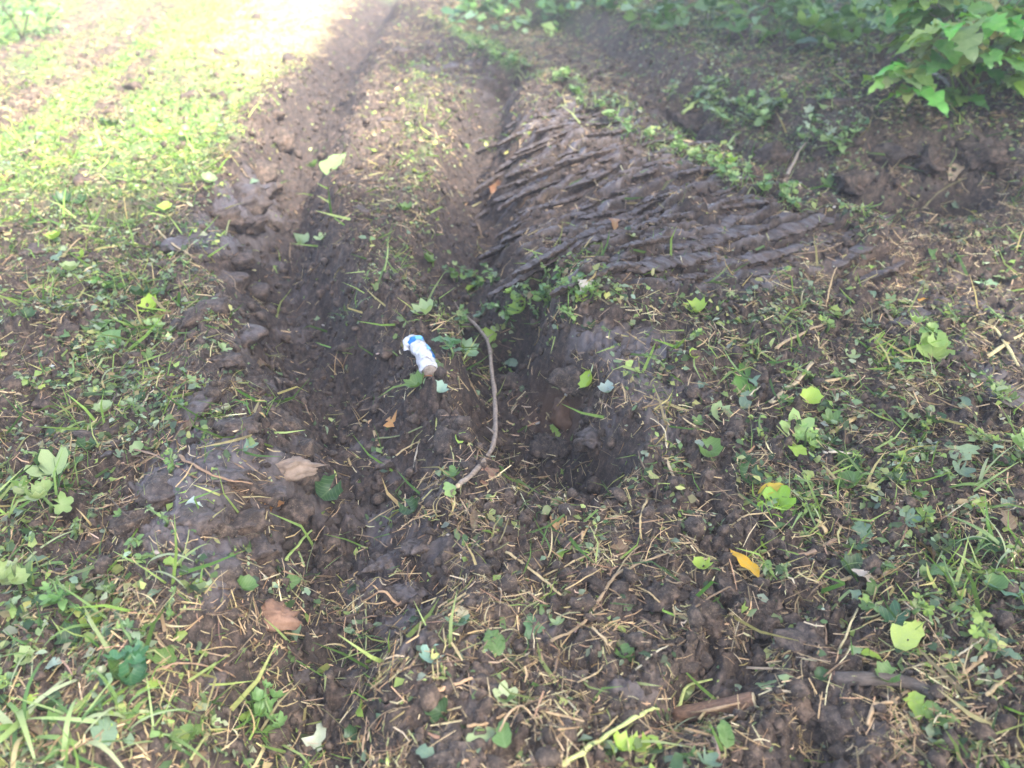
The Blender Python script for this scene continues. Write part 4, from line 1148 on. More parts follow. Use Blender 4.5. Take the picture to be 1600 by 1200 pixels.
# dark stick
o, path, rad, org = put_stick([(1302, 1062), (1350, 1064), (1400, 1070), (1440, 1078), (1462, 1096)], 22, (1, 1, 1), 'dark bark covered stick with a broken reddish end', 'broken_stick', 'stick', lift=0.006,
                              mat=plain_material('dark_bark', (0.055, 0.042, 0.034), (0.17, 0.135, 0.11), 35, 0.8, 0.8, (1, 3, 3), 0.005), taper=0.8, sides=14, rough=0.07)
for k, q in enumerate((path[0], path[-1])):
    d = (Vector(path[1 if k == 0 else -2]) - Vector(q)).normalized()
    v, f = tube_arrays([Vector(q) - org + d * 0.004, Vector(q) - org - d * 0.006, Vector(q) - org - d * 0.014 + Vector((0, 0, 0.003))], [rad[0 if k == 0 else -1] * .95, rad[0 if k == 0 else -1] * .8, 0.002], 9, True, 0.15, k)
    link('splintered_end', mesh_from('splintered_end', v, f, plain_material('red_wood', (0.28, 0.12, 0.06), (0.45, 0.26, 0.16), 90)), o)

for pix, wd, col, lab, kw in [
    ([(880, 1200), (950, 1152), (1010, 1118), (1030, 1112)], 13, (0.50, 0.54, 0.20), 'thick pale green stem at the bottom edge', dict(cat='stem')),
    ([(790, 866), (830, 898), (876, 933)], 8, STRAW, 'straight straw stem lying across the soil', {}),
    ([(860, 1006), (905, 985), (938, 938), (960, 906), (1000, 884), (1050, 866)], 8, (0.36, 0.25, 0.15), 'long bent brown stalk reaching up towards the straw', {}),
    ([(570, 944), (600, 936), (626, 954)], 9, (0.48, 0.32, 0.18), 'short arched tan stalk on the lower mud', dict(arch=0.02)),
    ([(571, 946), (574, 985), (572, 1020)], 4, (0.30, 0.32, 0.14), 'thin stem hanging from the arched tan stalk', {}),
    ([(1205, 632), (1238, 604), (1268, 572)], 12, (0.52, 0.40, 0.24), 'thick straw piece with a leaf across its upper end', {}),
    ([(1212, 548), (1250, 528), (1298, 505)], 9, (0.42, 0.31, 0.19), 'straw piece higher on the right slope', {}),
    ([(1298, 680), (1338, 655)], 12, (0.55, 0.40, 0.20), 'short stout straw below the thick straw piece', {}),
    ([(1284, 710), (1330, 712)], 10, (0.60, 0.52, 0.40), 'pale flat straw lying level', {}),
    ([(1285, 600), (1335, 590)], 9, STRAW, 'straw lying level near the lime round leaf', {}),
    ([(1375, 478), (1388, 500), (1398, 520)], 8, (0.40, 0.30, 0.20), 'straw pointing downhill near the orange leaf', {}),
    ([(1540, 562), (1570, 542), (1600, 522)], 10, (0.56, 0.44, 0.22), 'yellow straw at the right edge', {}),
    ([(1590, 575), (1555, 520), (1530, 505)], 8, (0.50, 0.42, 0.22), 'yellow straw crossing another at the right edge', {}),
    ([(1120, 848), (1160, 812), (1200, 805)], 6, STRAW, 'thin arched straw above the yellow leaf', {}),
    ([(1225, 285), (1245, 255), (1268, 215)], 7, (0.30, 0.25, 0.19), 'leaning grey twig across the dark ditch', dict(cat='twig', arch=0.05)),
    ([(1065, 180), (1095, 160), (1128, 140)], 10, (0.40, 0.52, 0.16), 'thick fallen green stem on the far bank', dict(cat='stem')),
    ([(1120, 250), (1150, 228), (1165, 212)], 6, (0.22, 0.32, 0.10), 'thin green stem beside the far trench', dict(cat='stem')),
    ([(1438, 115), (1462, 128), (1480, 142), (1490, 165)], 12, (0.28, 0.28, 0.26), 'grey root curling down under the shrub', dict(cat='root', arch=0.04)),
    ([(300, 402), (275, 388), (248, 365), (238, 350)], 6, (0.42, 0.31, 0.18), 'thin tan stalk behind the flat muddy clod', {}),
    ([(280, 715), (310, 735), (350, 752), (395, 760)], 8, (0.34, 0.22, 0.13), 'brown root running along the slab clods', dict(cat='root')),
    ([(210, 706), (245, 722), (280, 735)], 6, (0.30, 0.19, 0.12), 'brown stalk left of the slab clods', {}),
    ([(115, 905), (165, 885), (220, 876)], 7, (0.45, 0.42, 0.18), 'yellow stem crossing the left grass', {}),
    ([(230, 1058), (280, 1048), (330, 1052), (370, 1062)], 8, (0.34, 0.22, 0.13), 'brown arched root below the orange clay clod', dict(cat='root', arch=0.015)),
    ([(447, 880), (470, 855), (488, 832)], 7, (0.34, 0.46, 0.14), 'green stem leaning over the torn soil', dict(cat='stem')),
    ([(655, 1095), (690, 1082), (738, 1065)], 10, (0.50, 0.32, 0.18), 'tan split wood sliver on the lower mud', dict(cat='wood chip')),
    ([(560, 1100), (590, 1075), (640, 1045), (658, 1020)], 5, STK, 'thin dark stalk below the bluish cut leaf', {}),
    ([(568, 1190), (572, 1160), (600, 1120), (640, 1108)], 5, (0.30, 0.22, 0.14), 'thin arched stalk near the bottom edge', {}),
    ([(770, 1175), (790, 1140), (815, 1122), (845, 1140)], 6, (0.42, 0.31, 0.18), 'arched tan stalk rising from the bottom mud', dict(arch=0.03)),
    ([(730, 1140), (760, 1135), (790, 1120)], 8, (0.44, 0.30, 0.16), 'short flat tan stalk under the cross shaped leaf', {}),
    ([(925, 985), (945, 1005), (955, 1030)], 7, (0.48, 0.36, 0.22), 'forked pale stalk, left arm', {}),
    ([(952, 1012), (970, 995)], 7, (0.48, 0.36, 0.22), 'forked pale stalk, short right arm', {}),
    ([(975, 1030), (1030, 1018), (1085, 1012)], 10, (0.20, 0.14, 0.08), 'dark brown root ribbon by the deep crack', dict(cat='root')),
    ([(850, 905), (920, 870), (930, 868)], 5, STRAW, 'thin straw crossing the straight stem', {}),
    ([(1225, 875), (1270, 868), (1302, 845)], 13, (0.38, 0.26, 0.16), 'stout brown stick among grass above the snail pale leaf', dict(cat='stick')),
    ([(1275, 815), (1290, 838)], 12, (0.62, 0.48, 0.24), 'short pale yellow wood chip leaning on the stout stick', dict(cat='wood chip')),
    ([(1140, 840), (1170, 868), (1195, 895)], 6, (0.45, 0.42, 0.22), 'greenish straw beside the bright yellow leaf', {}),
    ([(1180, 920), (1195, 895)], 10, (0.42, 0.27, 0.16), 'brown wood chip right of the bright yellow leaf', dict(cat='wood chip')),
    ([(1290, 930), (1315, 912), (1330, 905)], 11, (0.50, 0.38, 0.22), 'tan wood chip near the whitish dried leaf', dict(cat='wood chip')),
    ([(1310, 1020), (1325, 990), (1340, 955)], 5, (0.52, 0.44, 0.24), 'thin upright straw above the dark stick', dict(arch=0.03)),
    ([(1490, 1068), (1520, 1045), (1540, 1025)], 10, (0.50, 0.36, 0.20), 'tan straw right of the dark stick', {}),
    ([(1530, 1098), (1565, 1068), (1585, 1055)], 9, (0.48, 0.36, 0.20), 'tan straw near the right bottom corner', {}),
    ([(1355, 1140), (1362, 1110), (1395, 1100), (1420, 1080)], 9, (0.46, 0.32, 0.19), 'branched tan root below the dark stick', dict(cat='root')),
    ([(1115, 1018), (1165, 1008)], 11, (0.34, 0.23, 0.14), 'short brown wood piece beside the crack', dict(cat='wood chip')),
    ([(1165, 1048), (1240, 1050)], 9, (0.42, 0.32, 0.22), 'flat brown straw with a pale tip above the stub', {}),
    ([(1050, 1125), (1075, 1085), (1112, 1066)], 8, (0.38, 0.46, 0.16), 'green arched stem beside the branch stub', dict(cat='stem', arch=0.02)),
    ([(1110, 1130), (1118, 1160), (1122, 1190)], 8, (0.30, 0.20, 0.16), 'dark reddish stalk in front of the branch stub', {}),
    ([(588, 690), (640, 680), (685, 655)], 6, (0.20, 0.22, 0.10), 'thin dull green stalk downhill of the bottle', {}),
    ([(618, 715), (645, 700), (656, 694)], 5, STRAW, 'bent straw downhill of the dull green stalk', {}),
    ([(655, 694), (650, 720), (645, 738)], 4, (0.45, 0.38, 0.30), 'thin grey straw joining the bent straw', {}),
    ([(585, 678), (592, 700)], 7, STRAW, 'short straw on the ridge below the bottle', {}),
    ([(670, 735), (690, 750), (660, 785)], 4, (0.48, 0.44, 0.18), 'thin yellow grass stalk left of the twig foot', {}),
    ([(960, 905), (985, 870), (1020, 845)], 4, (0.40, 0.30, 0.18), 'fine stalk above the long bent stalk', {}),
    ([(1040, 720), (1050, 745), (1065, 765)], 7, (0.50, 0.38, 0.25), 'straw pointing downhill right of the hollow', {}),
    ([(860, 648), (872, 636), (886, 618)], 4, (0.50, 0.36, 0.16), 'fine yellow stalk on the brown clay patch', {}),
    ([(1290, 480), (1300, 440), (1308, 420)], 3, STRAW, 'fine upright straw above the right slope', dict(arch=0.02)),
    ([(1440, 330), (1470, 300), (1510, 280)], 6, (0.22, 0.20, 0.10), 'dull stem lying on the far bank', {}),
    ([(1240, 400), (1285, 398), (1320, 380)], 4, (0.30, 0.22, 0.14), 'thin stalk at the end of the furrow marks', {}),
]:
    kw = dict(kw); cat = kw.pop('cat', 'stalk')
    put_stick(pix, wd, col, lab, {'stem': 'green_stem', 'root': 'root', 'twig': 'twig', 'stick': 'stick', 'wood chip': 'wood_chip'}.get(cat, 'stalk'), cat, **kw)

def random_stalks(n, seed):
    random.seed(seed); k = 0; got = []
    while k < n:
        px, py = random.uniform(10, 1590), 230 + 960 * random.random() ** 0.7
        dd = sample(DRY, np.array([px]), np.array([py]))[0]
        if random.random() > dd * 1.3: continue
        if any((px - q[0]) ** 2 + (py - q[1]) ** 2 < 26 ** 2 for q in got): continue
        got.append((px, py)); k += 1
        L = random.uniform(24, 75) * (0.4 + 0.6 * py / 1000); a = random.gauss(0.5, 0.8); dx, dy = L / 2 * math.cos(a), -L / 2 * math.sin(a)
        bx, by = random.uniform(-.15, .15) * L, random.uniform(-.15, .15) * L
        d, c = random.choices([('dry yellow straw', STRAW), ('brown dead stalk', STK), ('pale bleached straw', (0.55, 0.48, 0.33)), ('dark rotten stalk', (0.11, 0.075, 0.05)), ('greenish stalk', (0.30, 0.33, 0.13))], [4, 4, 1.5, 2, 2])[0]
        put_stick([(px - dx, py - dy), (px + bx, py + by), (px + dx, py + dy)], random.uniform(2.5, 6.5) * (0.4 + 0.6 * py / 1000), c, None, 'stalk', 'stalk', sides=5,
                  lift=random.uniform(0.006, 0.02), desc=('short ' if L < 32 else '') + d, group='dry stalks strewn over the churned ground')
random_stalks(170, 9)

# pale chips and pebbles
CH = [mesh_from('pebble', *(lambda a: (a[0] * np.array([1, .7, .45]), a[1]))(crumb_temp(70 + s, 2)), M_OSTONE) for s in range(3)]
for px, py, s, col, lab in [
    (885, 619, 12, (.62, .58, .5), 'white chip on the brown clay patch'), (840, 663, 11, (.5, .48, .46), 'pale grey chip in the hollow'), (1300, 752, 9, (.6, .55, .5), 'white chip below the pale flat straw'),
    (245, 866, 14, (.55, .45, .38), 'cream chip on the light grey clod'), (638, 533, 9, (.5, .45, .48), 'small lilac chip beside the bottle top'), (82, 574, 9, (.55, .6, .6), 'white chip in the left grass'),
    (1228, 660, 8, (.5, .45, .35), 'pale chip beside the lobed leaves'), (700, 838, 8, (.45, .38, .3), 'beige chip on the mud'), (505, 510, 7, (.5, .45, .4), 'pale chip in the rut'), (1303, 325, 8, (.6, .55, .5), 'pale chip on the far bank'),
    (200, 52, 7, (.75, .75, .75), 'white scrap far up the mown strip'), (1246, 288, 12, (.5, .5, .52), 'pale grey scrap under the leaning twig'), (590, 555, 7, (.48, .36, .32), 'pinkish chip left of the bottle'), (1065, 1168, 12, (.4, .36, .38), 'grey lilac chip near the bottom edge')]:
    p = P(px, py); o = link('chip', CH[int(px) % 3], loc=p + Vector((0, 0, 0.006))); q = metres(s, p) / 2; o.scale = (q, q, q)
    o.rotation_euler = (random.uniform(-.4, .4), random.uniform(-.4, .4), random.uniform(0, 6)); o.color = col + (1,); o['category'] = 'chip'; o['label'] = lab

# small white wrapper on the mud
def crumple(nx, ny, sx, sy, amp, seed):
    a, b = np.meshgrid(np.linspace(-.5, .5, nx), np.linspace(-.5, .5, ny))
    z = amp * (perlin(a.ravel() * 3 + seed, b.ravel() * 3, seed) + 0.5 * np.abs(perlin(a.ravel() * 7, b.ravel() * 7 + seed, seed + 1)))
    v = np.stack([a.ravel() * sx * (1 + 0.15 * perlin(b.ravel() * 3, a.ravel(), seed)), b.ravel() * sy, z], 1)
    i = np.arange(nx * ny).reshape(ny, nx)
    return v, np.stack([i[:-1, :-1].ravel(), i[:-1, 1:].ravel(), i[1:, 1:].ravel(), i[1:, :-1].ravel()], 1)
M_WHITE = plain_material('white_plastic', (0.52, 0.51, 0.52), (0.68, 0.67, 0.68), 25, 0.35, 0.25)
_t = M_WHITE.node_tree; _b = [n for n in _t.nodes if n.type == 'BSDF_PRINCIPLED'][0]
_c = _b.inputs['Base Color'].links[0].from_socket
_t.links.new(mixc(_t, ramp(_t, noise(_t, 38, 6, 0.75), [(0.50, (0, 0, 0)), (0.66, (1, 1, 1))]), _c, (0.17, 0.125, 0.09)), _b.inputs['Base Color'])
M_BLUE = plain_material('blue_print', (0.01, 0.10, 0.34), (0.02, 0.24, 0.55), 30, 0.32, 0.2)
M_LBLUE = plain_material('light_blue_print', (0.10, 0.42, 0.70), (0.25, 0.55, 0.78), 30, 0.32, 0.2)
M_DIRT = plain_material('muddy_plastic', (0.16, 0.12, 0.09), (0.45, 0.38, 0.32), 60, 0.6, 0.4)
p = P(915, 455); o = link('wrapper', mesh_from('wrapper', *crumple(14, 14, 0.07, 0.05, 0.016, 4), plain_material('wrapper_paper', (0.40, 0.34, 0.26), (0.72, 0.68, 0.62), 30, 0.55)), loc=p + Vector((0, 0, 0.02)))
o.rotation_euler = (0.9, 0.2, 0.5); o['label'] = 'small crumpled white wrapper on the mud above the ivy mat'; o['category'] = 'wrapper'

# ------------------------------------------------------------------ crushed bottle
def bottle():
    base = P(672, 592); top = P(652, 540)
    base.z += 0.030; top.z = max(top.z + 0.034, base.z - 0.01)
    ax = (top - base); L = ax.length; ax.normalize()
    side = ax.cross(Vector((0, 0, 1))).normalized(); up = side.cross(ax).normalized()
    root = bpy.data.objects.new('crushed_bottle', None); C.objects.link(root); root.location = base
    root['label'] = 'crushed white plastic bottle with blue bands lying in the mud'; root['category'] = 'bottle'
    Rw = metres(30, base) / 2
    def shell(t0, t1, n, off=0.0, a0=0.0, a1=2 * math.pi, m=36):
        V = []; F = []
        full = abs(a1 - a0 - 2 * math.pi) < 1e-6
        for i in range(n + 1):
            t = t0 + (t1 - t0) * i / n
            r = Rw * (0.80 + 0.20 * sstep(0, 0.05, t)) * (1 - 0.62 * sstep(0.84, 1.0, t)) * (0.98 + 0.02 * math.cos(t * 60))
            dent = 0.55 * math.exp(-((t - 0.80) / 0.05) ** 2) + 0.18 * math.exp(-((t - 0.45) / 0.18) ** 2)
            for k in range(m + (0 if full else 1)):
                a = a0 + (a1 - a0) * k / m
                q = r * (1 - dent * max(0, math.cos(a - 2.4)) ** 2 - 0.22 * float(perlin(np.array([math.cos(a) * 1.6 + 3]), np.array([t * 5.0 + math.sin(a)]), 7)[0])) + off
                c = ax * (L * t) + side * (-0.012 * t * t)
                V.append(tuple(c + side * math.cos(a) * q + up * math.sin(a) * q * 0.88))
        w_ = m if full else m + 1
        for i in range(n):
            for k in range(m):
                p_ = i * w_ + k; q_ = i * w_ + (k + 1) % w_
                F.append((p_, q_, q_ + w_, p_ + w_))
        return V, F
    def part(name, vf, mat): return link(name, mesh_from(name, vf[0], vf[1], mat), root)
    b = part('body', shell(0.0, 1.0, 40), M_WHITE)
    # base disc, dirtied
    V, F = tube_arrays([(0, 0, 0), tuple(-ax * 0.004)], [Rw * 0.80, Rw * 0.55], 24); part('base', (V, F), M_DIRT)
    part('shoulder_band', shell(0.80, 0.90, 8, 0.0012), M_BLUE)
    part('pale_band_patch', shell(0.72, 0.90, 8, 0.0022, 0.9, 1.7, 10), M_LBLUE)  # lighter blue patch over part of the shoulder band
    part('label_print', shell(0.24, 0.50, 10, 0.0014, 0.15, 0.8, 12), M_BLUE)
    pass
    part('label_print', shell(0.46, 0.60, 8, 0.0024, 0.5, 1.0, 8), M_LBLUE)
    # bent neck folded over to the left, with a torn flap hanging from it
    t0 = ax * (L * 0.90)
    lft = -side if side.x > 0 else side
    q = Rw
    pts = [t0 - ax * q * .1, t0 + ax * q * .3 + lft * q * .25, t0 + ax * q * .4 + lft * q * .6, t0 + ax * q * .1 + lft * q * .95 - up * q * .1, t0 - ax * q * .5 + lft * q * 1.1 - up * q * .4]
    path = smooth_path(pts, 6); n = len(path)
    V, F = tube_arrays(path, [q * (0.52 + 0.22 * math.sin(i * 2.6 / n + .4)) for i in range(n)], 18, True, 0.07, 5, 0.62)
    part('crumpled_neck', (V, F), M_WHITE)
    V, F = crumple(9, 9, q * 1.1, q * 1.5, q * .35, 9)
    fl = part('torn_flap', (V, F), M_WHITE); fl.location = pts[-1] + ax * q * .2 + up * q * .15; fl.rotation_euler = (0.5, 0.2, math.atan2(ax.y, ax.x) - 1.57)
bottle()

# ------------------------------------------------------------------ tufts with their blades as parts
def blade_mesh(name, wid, arc, lean, seed, n=8):
    v, f = blade_temp(n, wid, arc, lean, seed)
    return mesh_from(name, v, f, M_ODBL)
M_ODBL = object_colour_material('single_blade', 0.30, 0.45, False, 0.25)
BLADES = [blade_mesh('blade', 0.013 + 0.006 * (s % 4), 0.4 + 0.5 * (s % 4), 0.15 + 0.22 * (s % 5), 300 + s) for s in range(16)]
def tuft(px, py, n, hpx, cols, label, name='grass_tuft', cat='grass tuft', flat=0.0, spread=0.03, deg=None):
    p = P(px, py); o = bpy.data.objects.new(name, None); C.objects.link(o); o.location = p + Vector((0, 0, -0.004))
    o['label'] = label; o['category'] = cat; o['group'] = 'tufts of grass and hay on the churned ground'
    H = metres(hpx, p)
    for k in range(n):
        b = link('blade', random.choice(BLADES), o)
        b.location = (random.gauss(0, spread), random.gauss(0, spread), 0)
        b.rotation_euler = (random.gauss(0, 0.3) + flat * random.uniform(-1, 1), random.gauss(0.2, 0.3) + flat * random.uniform(-1, 1), random.uniform(0, 6.28) if deg is None else R(deg) + random.gauss(0, .7))
        s = H * random.uniform(0.6, 1.15); b.scale = (s, s, s); b.color = jitcol(random.choice(cols), 0.15)
    return o
GR = [(0.08, 0.17, 0.045), (0.18, 0.29, 0.08), (0.28, 0.38, 0.14), (0.38, 0.44, 0.24)]
HAY = [(0.52, 0.40, 0.20), (0.40, 0.28, 0.14), (0.60, 0.50, 0.30), (0.30, 0.20, 0.11)]
random.seed(11)
for px, py, n, h, cols, lab, flat in [
    (30, 1130, 13, 190, GR + HAY[:2], 'tall mixed grass tuft in the lower left corner', 0.1), (120, 1170, 12, 150, GR + [(0.50, 0.30, 0.12)], 'grass tuft with orange dead blades beside the corner tuft', 0.2),
    (185, 1120, 11, 130, GR[1:], 'bright green broad bladed tuft above the bottom edge', 0.3), (240, 1165, 10, 130, GR, 'green tuft right of the bright broad bladed one', 0.3),
    (165, 980, 11, 130, GR, 'dense green tuft left of the straw clump', 0.15), (40, 890, 12, 110, GR, 'green tuft at the left edge below the lobed leaves', 0.3), (60, 1010, 9, 90, GR, 'low tuft between the corner tuft and the left clod', 0.5),
    (240, 905, 6, 110, GR[1:], 'few wide green blades over the straw clump', 0.5), (820, 985, 24, 66, HAY, 'pale hay tuft with a dark green leaf on it', 0.9), (235, 965, 22, 80, HAY, 'spread straw clump left of the orange clay clod', 1.1),
    (345, 245, 20, 40, HAY + GR[:1], 'hay topping the hump beside the rut', 0.8), (232, 450, 18, 46, HAY, 'small hay heap on the grassy shoulder', 1.0), (1200, 800, 10, 50, [(0.34, 0.52, 0.06), (0.25, 0.44, 0.05)], 'bright green seedling tuft under the yellow curved leaf', 0.4),
    (1265, 800, 10, 60, GR, 'green tuft left of the stout stick', 0.3), (1330, 830, 12, 80, GR + HAY[:1], 'arching grass tuft right of the stout stick', 0.6), (1450, 590, 10, 50, GR[1:], 'green seedling tuft on the right slope', 0.2),
    (1310, 740, 9, 50, [(0.34, 0.52, 0.12), (0.24, 0.4, 0.1)], 'curved light green shoots below the level straw', 0.3), (1360, 745, 8, 44, GR, 'small shoots right of the light green ones', 0.4), (1110, 545, 9, 30, GR, 'low shoots on the plant cover', 0.5),
    (735, 440, 5, 36, GR[1:], 'upright shoots at the top of the ivy mat', 0.1), (540, 720, 8, 50, HAY, 'straw splayed on the ridge below the rut', 0.6), (855, 870, 11, 55, HAY + GR, 'mixed straw tuft beside the tan orange leaf', 0.6),
    (700, 800, 14, 46, HAY, 'hay fringe below the foot of the curved twig', 1.0), (960, 800, 12, 46, HAY + GR[:1], 'hay fringe right of the hollow', 0.9), (1100, 240, 8, 34, GR, 'green tuft on the grassy lip', 0.4), (1190, 285, 9, 34, GR[1:], 'green tuft where the lip meets the ditch', 0.4),
    (1060, 225, 8, 34, GR[1:], 'light green tuft on the grassy lip near the trench', 0.3), (1540, 760, 12, 80, GR, 'grass tuft near the pale folded leaf', 0.5), (1480, 880, 14, 90, GR + HAY[:1], 'grass tuft above the large bluish leaf', 0.6),
    (1570, 860, 10, 90, GR, 'grass tuft at the right edge', 0.4), (1380, 920, 12, 70, GR + HAY[:2], 'grass tuft above the dark crinkled leaf', 0.6), (130, 760, 10, 60, GR, 'green tuft right of the lobed leaves', 0.5),
    (150, 600, 14, 60, GR[2:] + HAY[:1], 'yellowish tuft left of the broad muddy clod', 0.7), (185, 640, 12, 50, [(0.42, 0.52, 0.12), (0.34, 0.46, 0.12)], 'yellow green tuft touching the broad muddy clod', 0.5), (290, 350, 8, 40, GR, 'green tuft above the flat wet clod', 0.3),
    (1000, 1170, 8, 60, GR, 'low green tuft beside the thick pale stem', 0.5), (1040, 1140, 7, 60, GR, 'green tuft left of the branch stub', 0.4), (470, 900, 8, 70, GR[1:], 'green shoots leaning over the torn soil', 0.5), (560, 1010, 9, 70, GR[:2] + HAY[:1], 'dull green tuft in the dark crevice', 0.5)]:
    tuft(px, py, n, h, cols, lab, 'hay_tuft' if ('hay' in lab or 'straw' in lab) and 'over' not in lab else 'grass_tuft', flat=flat, spread=0.018 if flat < .6 else 0.03)

random.seed(19); got_ = []
while len(got_) < 60:
    px, py = random.uniform(20, 1590), random.uniform(300, 1190); dd = sample(DRY, np.array([px]), np.array([py]))[0]
    if random.random() > (dd - .15) * 1.6 or any((px - a_) ** 2 + (py - b_) ** 2 < 50 ** 2 for a_, b_ in got_ + [(1157, 900), (660, 560), (716, 768), (770, 700), (1140, 1105), (418, 960), (1170, 930)]): continue
    got_.append((px, py)); o = tuft(px, py, random.randint(9, 15), random.uniform(34, 60) * (.4 + .6 * py / 1000), HAY + ([(0.36, 0.38, 0.16)] if random.random() < .5 else []), '', 'hay_tuft', 'hay tuft', flat=1.2, spread=.022)
    register(o, random.choice(['matted hay tuft', 'splayed hay tuft', 'flattened hay tuft']), px, py)
# ------------------------------------------------------------------ standing plants
STEM_M = object_colour_material('stem_green', 0.0, 0.5, False, 0.4)
def weed(p, H, nleaf, lsize, cols, label, group, shapes=('ovate',), lean=0.15, name='weed_plant', cat='weed'):
    o = bpy.data.objects.new(name, None); C.objects.link(o); o.location = p
    if label: o['label'] = label
    o['category'] = cat; o['group'] = group
    dx, dy = random.gauss(0, lean), random.gauss(0, lean)
    pts = [Vector((dx * t * t * H + 0.01 * math.sin(t * 5), dy * t * t * H, H * t)) for t in (0, .25, .5, .75, 1)]
    s = link('stem', mesh_from('stem', *tube_arrays(pts, [0.006, 0.005, 0.004, 0.003, 0.002], 5), STEM_M), o); s.color = jitcol((0.14, 0.22, 0.07))
    for k in range(nleaf):
        t = 0.25 + 0.75 * (k + 0.5) / nleaf; i = min(int(t * 4), 3); q = pts[i].lerp(pts[i + 1], t * 4 - i)
        a = k * 2.4 + random.uniform(-.5, .5); L = lsize * random.uniform(0.7, 1.15) * (1.15 - 0.4 * t)
        lf = link('leaf', random.choice(SHAPES[random.choice(shapes)]), o)
        lf.location = q; lf.rotation_euler = (random.gauss(0, .35), random.uniform(-0.5, 0.55), a); lf.scale = (L, L, L)
        lf.color = jitcol(random.choice(cols), 0.15)
    return o
TOPG = [(0.10, 0.20, 0.07), (0.16, 0.30, 0.08), (0.20, 0.32, 0.16), (0.07, 0.15, 0.06), (0.26, 0.40, 0.12)]
random.seed(21)
spots = []
tries = 0
while len(spots) < 58 and tries < 9000:
    tries += 1
    px, py = random.uniform(700, 1590), random.uniform(2, 95)
    if py > 30 + (px - 700) * 0.10 or any(abs(px - q[0]) < 30 and abs(py - q[1]) < 14 for q in spots): continue
    spots.append((px, py))
for px, py in spots:
    o = weed(P(px, py) - Vector((0, 0, 0.01)), random.uniform(0.2, 0.5), random.randint(8, 12), random.uniform(0.14, 0.24), TOPG, None, 'leafy weeds growing on the far bank', ('ovate', 'lobed', 'narrow'), 0.3)
    register(o, 'leafy weed', px, py)
for px, py, H, n, ls, cols, lab in [
    (1150, 175, 0.16, 8, 0.07, [(0.3, .44, .12), (.2, .34, .12)], 'sprawling light green plant on the far bank above the trench'), (1195, 205, 0.15, 8, 0.07, [(0.34, .46, .2), (.2, .34, .12)], 'pale green plant beside the leaning grey twig'),
    (1225, 170, 0.14, 7, 0.06, [(0.34, .5, .1)], 'lime green plant on the far bank'), (1130, 265, 0.10, 6, 0.06, [(0.3, .46, .08)], 'small bright plant on the grassy lip'), (1275, 60, 0.3, 8, 0.12, TOPG, 'bushy weed above the brown bank'),
    (900, 470, 0.07, 6, 0.05, [(.16, .28, .1)], 'low ivy plant right end of the ivy mat'), (790, 505, 0.07, 7, 0.05, [(.13, .26, .07), (.2, .34, .1)], 'low ivy plant over the twig'), (850, 480, 0.08, 8, 0.05, [(.13, .26, .07), (.24, .38, .1)], 'low ivy plant in the middle of the ivy mat'),
    (705, 560, 0.08, 6, 0.055, [(.10, .22, .10)], 'dark green plant beside the bottle'), (1460, 545, 0.12, 7, 0.07, [(.34, .48, .16), (.2, .34, .1)], 'pale seedling on the right slope'), (1250, 705, 0.10, 7, 0.06, [(.32, .48, .14)], 'pale leafy seedling below the lime round leaf'),
    (1560, 640, 0.1, 6, 0.06, GR, 'small plant under the wet clod at the edge'), (80, 800, 0.12, 7, 0.07, GR, 'leafy plant at the left edge under the lobed leaves'), (30, 930, 0.1, 8, 0.06, GR, 'clover like plant at the left edge'), (100, 960, 0.09, 8, 0.05, [(.1, .24, .05), (.2, .36, .1)], 'low clover like plant in the left grass'),
    (200, 1060, 0.08, 7, 0.06, [(.06, .18, .08)], 'dark green plant under the bottom left tufts'), (420, 1140, 0.08, 7, 0.05, [(.2, .36, .12)], 'light plant by the bottom hole'), (1590, 720, 0.12, 8, 0.07, [(.36, .5, .2)], 'pale plant at the right edge'),
    (300, 225, 0.08, 7, 0.06, [(.3, .45, .14)], 'leafy clump beyond the hay topped hump'), (180, 460, 0.1, 6, 0.07, [(.3, .5, .08), (.16, .32, .08)], 'leafy plant above the paired leaves'), (250, 530, 0.06, 8, 0.05, [(.26, .4, .16)], 'pale leafy clump right of the paired leaves')]:
    weed(P(px, py), H, n, ls, cols, lab, 'leafy weeds on the churned ground', ('ovate', 'lobed', 'round'), 0.3)

random.seed(61)
for k in range(54):
    t = (k + random.random()) / 54; a_, b_ = (LPX := [(730, 72), (860, 128), (965, 200), (1060, 238), (1160, 288), (1265, 332)])[min(int(t * 5), 4)], LPX[min(int(t * 5), 4) + 1]; f_ = t * 5 - min(int(t * 5), 4)
    px, py = a_[0] + (b_[0] - a_[0]) * f_ + random.uniform(-14, 14), a_[1] + (b_[1] - a_[1]) * f_ + random.uniform(-8, 8)
    if k % 2:
        o = tuft(px, py, 10, 30, [(.16, .28, .07), (.28, .40, .12), (.34, .40, .18)], '', flat=.6, spread=.05); register(o, 'green tuft', px, py)
    else:
        o = weed(P(px, py), random.uniform(.05, .12), 9, random.uniform(.035, .07), [(.2, .33, .11), (.3, .42, .16), (.14, .26, .10)], None, 'leafy weeds on the churned ground', ('ovate', 'round', 'lobed'), .4); register(o, 'small leafy plant', px, py)
for k in range(26):
    px = random.uniform(1030, 1330); py = 130 + (px - 1030) * .33 + random.uniform(-35, 35)
    o = weed(P(px, py), random.uniform(.08, .18), 8, random.uniform(.06, .11), [(.2, .33, .11), (.3, .42, .16), (.12, .22, .10), (.3, .36, .24)], None, 'leafy weeds on the churned ground', ('ovate', 'narrow', 'lobed'), .5); register(o, 'pale drooping plant', px, py)
